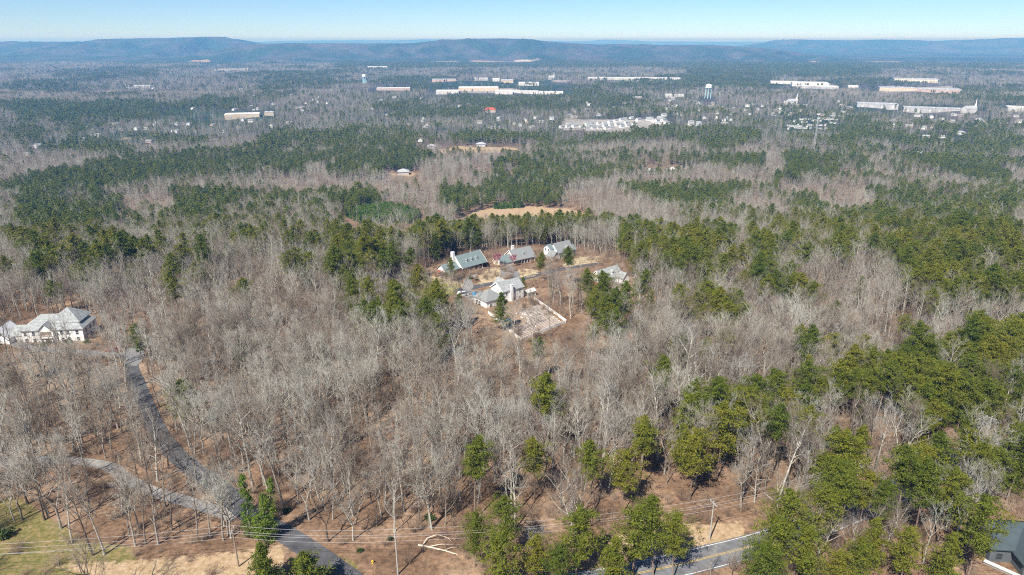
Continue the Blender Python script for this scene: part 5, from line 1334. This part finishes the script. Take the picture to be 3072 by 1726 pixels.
for q in ground([h[0] for h in PINES] + [757, 800, 800, 940], [h[1] for h in PINES] + [1612, 1620, 1740, 1750]):
    fr = 24 if q[0] < 45 else 9; m_ = (np.abs(x - q[0]) > 5.0) | (y > q[1] + 4) | (y < q[1] - fr); PP = PP[m_]; x, y = PP[:, 0], PP[:, 1]; is_pine = is_pine[m_]
gap = np.clip(0.64 + 3.2 * (fbm(x / 34, y / 42, 77, 3) - 0.26), 0.55, 1.0)
alive = is_pine | (rs.rand(len(PP)) < gap)
PP = PP[alive]; x, y = PP[:, 0], PP[:, 1]; is_pine = is_pine[alive]
z = height(x, y); dist = np.sqrt(x ** 2 + y ** 2 + (z - CAM_H) ** 2)
size = rs.triangular(0.55, 0.92, 1.2, len(PP)) * np.where(is_pine, 0.95 + 0.16 * np.clip((480 - y) / 150, 0, 1), 0.97 + 0.1 * np.clip((330 - y) / 130, 0, 1)) * (0.86 + 0.3 * fbm(x / 40, y / 40, 83, 2))
turn = rs.uniform(0, 6.283, len(PP))
model = np.where(is_pine, rs.randint(0, 5, len(PP)), rs.randint(0, 12, len(PP)))

def single_tree(kind, mdl, x, y, s, rz, label, group, name=None, meshes=None, tilt=(0, 0), nm=('trunk', 'crown')):
    src = meshes or (BARE_HI if kind == 'bare' else PINE_HI)[mdl]
    t = thing(name or ('bare_tree' if kind == 'bare' else 'pine_tree'), label, 'tree', (x, y, H(x, y)), rz, group)
    t.rotation_euler = (tilt[0], tilt[1], rz); t.scale = (s, s, s)
    for n_, me in zip(nm, src): link(n_, me, t)
    return t

# -- trees placed one by one as the photograph shows them
HAND = [(66, 1560, 2, 1.0, 'first tall bare tree from the left edge on the lawn'), (147, 1542, 5, 1.0, 'slightly bent bare tree behind the twin-stemmed lawn tree'), (183, 1586, 2, 1.15, 'large twin-stemmed bare tree on the green lawn'), (217, 1628, 3, 0.85, 'leaning bare tree just right of the twin-stemmed lawn tree'),
        (280, 1666, 0, 1.05, 'tall bare tree whose foot stands lowest on the left lawn'), (314, 1664, 3, 0.92, 'thin bare tree right beside the lowest lawn tree'), (407, 1638, 1, 0.9, 'left one of four close bare trees before the driveway'), (390, 1612, 3, 0.7, 'thinnest bare tree behind four close ones'), (437, 1632, 3, 0.85, 'second of four close bare trees before the driveway'), (475, 1632, 0, 1.0, 'third and thickest of four close bare trees before the driveway'),
        (415, 1584, 4, 1.0, 'stout short bare tree on the brown slope below the driveway'), (592, 1622, 5, 1.0, 'bent bare tree left of the road fork'), (632, 1612, 1, 0.78, 'slim straight bare tree near the road fork'), (694, 1616, 4, 1.1, 'pale bare tree just left of the ivy-covered trees'), (985, 1625, 2, 0.95, 'pale bare tree right of the road bend'), (1290, 1585, 2, 1.1, 'large pale bare tree right of the fallen tree'),
        (1060, 1622, 4, 0.85, 'small bare tree below the woods edge near the grey pole'), (30, 1440, 2, 1.05, 'bare tree beside the driveway at the left edge'), (690, 1520, 0, 1.0, 'tall bare tree between the lane and driveway fork'), (1545, 1588, 0, 0.95, 'bare tree in front of the woods between two pine groups'), (2330, 1610, 2, 0.95, 'white branched bare tree behind the highway pines'), (2900, 1470, 4, 1.25, 'spreading white bare tree among the right pines'), (2640, 1500, 4, 0.9, 'low white bare tree behind the highway'), (2450, 1700, 2, 0.85, 'forked bare tree between two pines below the highway'), (2540, 1735, 0, 0.9, 'straight bare tree at the bottom edge right of the highway verge'), (2640, 1690, 4, 0.95, 'low branching bare tree below the yellowish pine'), (2770, 1690, 5, 0.9, 'slanting bare tree left of the big bright pine'), (2840, 1585, 2, 1.0, 'forked bare tree behind the big bright pine'), (2415, 1640, 4, 0.85, 'white bare tree at the far end of the visible highway'), (2590, 1570, 6, 0.8, 'wide bare tree right below the transformer pole'), (2130, 1735, 7, 0.6, 'thin dead looking sapling on the near verge of the highway'), (2195, 1730, 4, 0.4, 'small white forked sapling on the near verge of the highway'), (1492, 975, 4, 0.6, 'small bare tree in the left corner of the fenced garden'), (1540, 1010, 2, 0.85, 'dark bare tree inside the bottom corner of the garden'), (1552, 945, 4, 0.65, 'small bare tree in the middle of the garden beside the conical pine'), (1590, 925, 4, 0.6, 'low bare tree at the upper end of the garden below the pavilion'), (1606, 975, 4, 0.45, 'smallest bare tree among the garden beds'), (1350, 890, 2, 0.75, 'pale bare tree before the conical cedar of the brick house'), (1384, 895, 4, 0.85, 'bare tree beside the white van'), (1444, 840, 4, 0.35, 'little bare tree on the straw lawn of the brick house'), (1470, 835, 4, 0.4, 'little bare tree at the road edge of the straw lawn')]
n_bare = 0
for px, py, md, s, lab in HAND:
    p = G(px, py); single_tree('bare', md, p.x, p.y, s, random.uniform(0, 6.28), lab, None); n_bare += 1
n_pine = 0
for px, py, md, s, lab in PINES:
    p = G(px, py); single_tree('pine', md, p.x, p.y, s, random.uniform(0, 6.28), lab, None); n_pine += 1

# -- ivy covered trees, cedars
def ivy_model(seed, Ht, stems):
    r = np.random.RandomState(seed); TV, TF, NV, NF = [], [], [], []
    for sx, sy, hh, w in stems:
        tri_cone(TV, TF, np.array([sx * 0.3, sy * 0.3, -0.5]), np.array([sx, sy, hh]), 0.28, 0.06, 6)
        for k in range(int(hh * 5)):
            t = (k + r.rand()) / (hh * 5); wr = w * (1 - t) ** 0.55 * (0.6 + 0.5 * r.rand()) + 0.15
            a = r.rand() * 6.28; c = np.array([sx * (0.3 + 0.7 * t) + math.cos(a) * wr * 0.6, sy * (0.3 + 0.7 * t) + math.sin(a) * wr * 0.6, t * hh])
            clump(NV, NF, c, 0.45 + 0.3 * wr, 46, 0.26, 0.26, r)
    return np_mesh('trunk', np.array(TV), np.array(TF), [M_BARK]), np_mesh('crown', np.array(NV), np.array(NF), [M_IVY])
for px, py, seed, stems, lab in ((757, 1612, 5, [(-0.4, 0.4, 16.5, 2.3)], 'left slender column of bright green ivy beside the lane'), (800, 1620, 8, [(2.4, 0.5, 16.0, 2.4), (0.6, -0.3, 12.5, 2.8), (-1.4, -0.8, 7.0, 3.0)], 'broad forked tree thickly covered in bright green ivy beside the lane')):
    p = G(px, py); single_tree('ivy', 0, p.x, p.y, 1.0, 0, lab, None, 'ivy_covered_tree', ivy_model(seed, 15, stems), nm=('trunk', 'ivy'))
CEDAR = [tuple(np_mesh(n_, *q, [m_]) for n_, q, m_ in zip(('trunk', 'crown'), pine_model(270 + i, 0, Ht=9.5, crown_from=0.06, width=3.4, shape='round' if i else 'cone'), (M_PBARK, M_NEEDLE))) for i in range(2)]
for px, py, k, s, lab in ((800, 1760, 0, 1.15, 'yellow-green cedar at the bottom edge below the ivy trees'), (940, 1778, 1, 1.2, 'round dark green cedar right of the lane at the bottom'), (1120, 1800, 1, 0.7, 'low green cedar bush at the bottom edge beside the grey pole')):
    p = G(px, py); single_tree('cedar', 0, p.x, p.y, s, random.uniform(0, 6), lab, None, 'cedar_tree', CEDAR[k])

# -- shrubs of the gardens, redbud
def shrub_mesh(seed, m, n=70):
    r = np.random.RandomState(seed); V, F = [], []
    for k in range(14):
        d = r.normal(0, 1, 3); d[2] = abs(d[2]) * 0.7; d /= np.linalg.norm(d); clump(V, F, d * 0.6 * r.rand() ** 0.4 + np.array([0, 0, 0.35]), 0.42, n // 2, 0.2, 0.16, r)
    return np_mesh('shrub', np.array(V), np.array(F), [m])
SHM = [shrub_mesh(i, M_SHRUB) for i in range(3)]
for i, (px, py, s, lab) in enumerate([(1451, 800, 2.0, 'big round clipped shrub at the right end of the brick house'), (1304, 820, 1.3, 'upright clipped shrub at the left corner of the brick house'), (1320, 824, 1.4, 'dark hedge shrub left under the brick gable'), (1333, 828, 1.4, 'dark hedge shrub right under the brick gable'), (1402, 815, 1.3, 'low green shrub before the porch of the brick house'), (1412, 838, 1.9, 'green shrub bed in the straw lawn island'), (1430, 842, 1.2, 'small brown-green shrub at the right end of the lawn island'), (1513, 812, 1.7, 'yellow-green shrub beside the cream house drive'),
        (1562, 790, 1.0, 'small shrub beside the brick porch steps'), (112, 1024, 1.8, 'shrub before the left part of the big left house'), (150, 1030, 1.6, 'shrub before the entrance of the big left house'), (205, 1030, 2.2, 'large dark shrub before the right part of the big left house'), (125, 1042, 2.3, 'round dark shrub on the orange slope below the left house'), (262, 1030, 1.8, 'shrub at the right corner of the big left house'), (86, 1022, 1.6, 'shrub between the left house and its garage'), (497, 1034, 2.2, 'dark green shrub by the upper lane bend'), (480, 1058, 1.7, 'dark shrub on the slope right of the turning circle'),
        (20, 1130, 2.6, 'dark green shrub at the left edge below the turning circle'), (860, 1535, 1.3, 'small bright green shrub right of the ivy trees'), (1290, 1560, 1.8, 'yellow-green shrub at the foot of the tall lone pine'), (20, 1610, 2.4, 'twiggy green shrub on the lawn at the left edge'), (1170, 1620, 1.0, 'small evergreen shrub behind the grey pole'), (1080, 1655, 1.0, 'small evergreen shrub left of the grey pole'), (1370, 1520, 1.6, 'yellowish evergreen shrub in front of the bare woods')]):
    p = G(px, py); o = link('garden_shrub', SHM[i % 3], None, (p.x, p.y, H(p.x, p.y) - 0.1)); o.scale = (s, s, s * 0.9); o.rotation_euler = (0, 0, i * 1.3); tag(o, lab, 'shrub')
t_, w_ = bare_model(150, 0, 8, 1.3, 0.25, True)
RV, RF = [], []; r_ = np.random.RandomState(4)
for q in w_[0][::9]: clump(RV, RF, q, 0.22, 8, 0.16, 0.12, r_)
rb = (np_mesh('trunk', *t_, [M_BARK]), np_mesh('blossom', np.array(RV), np.array(RF), [M_REDBUD]))
for px, py, s, lab in ((1492, 803, 1.0, 'pink flowering redbud in front of the cream house garage'), (1540, 800, 0.85, 'reddish small tree before the cream house porch')):
    p = G(px, py); single_tree('redbud', 0, p.x, p.y, s, 1.0, lab, None, 'redbud_tree', rb, nm=('trunk', 'blossom'))

# -- the 300 trees of each kind that show largest, one by one; all others as woods
px_, py_, dd_ = project(x, y, z + 8)
inside = (px_ > -30) & (px_ < 3100) & (py_ < 1760) & (py_ > 0)
LAND = [(60, 1560, 'on the left lawn slope'), (170, 1400, 'near the pale driveway bend'), (100, 1250, 'above the pale driveway at the left edge'), (350, 1280, 'left of the straight lane'), (620, 1380, 'right of the lane above the ivy trees'), (560, 1250, 'right of the middle of the lane'), (480, 1120, 'right of the turning circle'), (200, 1130, 'below the left house drive'), (60, 1020, 'beside the garage of the left house'), (380, 960, 'right of the left house'), (640, 1030, 'in the woods beside the upper lane'), (780, 1170, 'in the left middle of the woods'), (820, 1400, 'in the wood behind the ivy trees'), (950, 1530, 'at the wood edge right of the ivy trees'), (1000, 1290, 'in the wood above the grey pole'), (1180, 1500, 'at the wood edge behind the fallen tree'), (1150, 1130, 'in the wood left below the fenced garden'), (1330, 1330, 'behind the tall lone pine'), (1420, 1180, 'in the ravine below the fenced garden'), (1500, 1420, 'between the lone pine and the close pair'), (1640, 1290, 'in the bare woods above the close pair'), (1700, 1120, 'in the red-floored ravine right of the garden'), (1720, 1560, 'above the bottom pine clump'), (1900, 1350, 'behind the big rounded pine'), (1980, 1130, 'in the middle of the right bare woods'), (2000, 1600, 'around the highway pole'), (2250, 1330, 'on the slope above the highway pole'), (2250, 1150, 'in the right bare woods'), (2250, 1640, 'on the verge of the striped highway'), (2480, 1450, 'left of the transformer pole'), (2480, 1220, 'in the scattered pines of the right slope'), (2600, 1600, 'below the transformer pole'), (2700, 1380, 'under the right power line'), (2700, 1080, 'on the right ridge shoulder'), (2920, 1200, 'in the dense pines at the right edge'), (2920, 1420, 'above the teal roofed house'), (2800, 1680, 'left of the teal roofed house'), (2400, 1720, 'at the bottom below the highway'), (1600, 1700, 'in the bottom pine clump'), (2980, 1020, 'at the top of the right ridge')]
LANDG = np.array([(a, b) for a, b, c in LAND], float)
def zone_of(a, b):
    return LAND[int(np.argmin(np.hypot(LANDG[:, 0] - a, (LANDG[:, 1] - b) * 1.2)))][2]
singles = np.zeros(len(PP), bool)
for kind, mask, cnt, look in (('bare', ~is_pine, 300 - n_bare, BARE_LOOK), ('pine', is_pine, 300 - n_pine, PINE_LOOK)):
    idx = np.nonzero(mask & inside)[0]
    idx = idx[np.argsort(dist[idx] / size[idx])][:cnt]; singles[idx] = True
    seen_lab = {}
    for i in idx:
        zn = zone_of(px_[i], py_[i]); md = int(model[i])
        nearp = (np.hypot(x[is_pine] - x[i], y[is_pine] - y[i]) < 6.5).sum() > (0 if kind == 'bare' else 1)
        sz = 'small ' if size[i] < 0.78 else 'large ' if size[i] > 0.98 else ''
        single_tree(kind, md, x[i], y[i], float(size[i]), float(turn[i]), sz + look[md] + (' by a pine ' if nearp and kind == 'bare' else ' by another pine ' if nearp else ' ') + zn, ('bare trees ' if kind == 'bare' else 'pines ') + zn)
rest = ~singles
lod = np.digitize(dist, [300, 620, 1300, 2750])
for l in range(5):
    for nm, col, mask, nmod in (('bare_woodland', BARE_COL[l], ~is_pine, 6), ('pine_woodland', PINE_COL[l], is_pine, 5)):
        m = rest & (lod == l) & mask
        if not m.any(): continue
        mdl = model[m] if l < 4 else rs.randint(0, 4, m.sum())
        scatter(nm, col, np.column_stack([x[m], y[m], z[m]]), turn[m], size[m], mdl)
yx, yy = [], []
for p in YOUNG:
    lo, hi = p.min(0), p.max(0); gx, gy = np.meshgrid(np.arange(lo[0], hi[0], 3.2), np.arange(lo[1], hi[1], 3.2)); gx = gx.ravel() + rs.uniform(-1.4, 1.4, gx.size); gy = gy.ravel() + rs.uniform(-1.4, 1.4, gy.size)
    m = in_poly(gx, gy, p); yx.append(gx[m]); yy.append(gy[m])
yx, yy = np.concatenate(yx), np.concatenate(yy)
scatter('young_pine_thicket', YOUNG_COL, np.column_stack([yx, yy, height(yx, yy)]), rs.uniform(0, 6, len(yx)), rs.uniform(0.6, 1.15, len(yx)), np.zeros(len(yx), int))
n = 21000
by = np.sqrt(rs.uniform(104 ** 2, 430 ** 2, n)); bx = rs.uniform(-1, 1, n) * (0.8 * by + 20)
kp = np.ones(n)
for k, p in OPENG: kp[in_poly(bx, by, p)] *= max(k, 0.5)
kp *= fbm(bx / 22, by / 22, 55, 3) > 0.42
for k, v in ROADP.items(): kp[dist_line(bx, by, v[::4]) < ROADW[k] / 2 + 1.0] = 0
m = rs.rand(n) < kp; bx, by = bx[m], by[m]
scatter('undergrowth', BRUSH_COL, np.column_stack([bx, by, height(bx, by)]), rs.uniform(0, 6, len(bx)), rs.uniform(0.5, 1.5, len(bx)), rs.randint(0, 4, len(bx)))

# -- where several things would carry the same words, their order across the picture tells them apart
share = {}
for o in C.objects:
    if o.get('label') and o.parent is None: share.setdefault(o['label'], []).append(o)
ORD = ['leftmost', 'second from left', 'third from left', 'fourth from left', 'fifth from left', 'sixth from left', 'seventh from left', 'eighth from left']
for lab, lst in share.items():
    if 1 < len(lst) <= 9 and len(lab.replace('-', ' ').split()) <= 13:
        lst.sort(key=lambda o: project(o.location.x, o.location.y, o.location.z)[0])
        for k, o in enumerate(lst):
            o['label'] = lab + ', ' + (('left one', 'right one')[k] if len(lst) == 2 else 'rightmost' if k == len(lst) - 1 else ORD[k])

# ------------------------------------------------------------------ the air
gz = np.empty(len(bpy.data.objects['ground'].data.vertices) * 3, np.float32); bpy.data.objects['ground'].data.vertices.foreach_get('co', gz)
print('GROUND Z', gz[2::3].min(), gz[2::3].max())
hz = MB().box(-60000, 60000, -45000, 60000, float(gz[2::3].min()) - 1.0, max(CAM_H, float(gz[2::3].max())) + 4.0)
hm = bpy.data.materials.new('haze_air'); hm.use_nodes = True
nt = hm.node_tree; nt.nodes.remove(nt.nodes['Principled BSDF'])
pv = nt.nodes.new('ShaderNodeVolumePrincipled')
pv.inputs['Color'].default_value = (0.17, 0.49, 1.0, 1); pv.inputs['Absorption Color'].default_value = (0.72, 0.72, 0.72, 1); pv.inputs['Density'].default_value = HAZE
nt.links.new(pv.outputs[0], nt.nodes['Material Output'].inputs['Volume'])
o = hz.build('haze', hm); tag(o, kind='stuff')
print('TREES', len(PP), 'bare near', int(((lod == 0) & ~is_pine).sum()), 'built', len(BUILT))
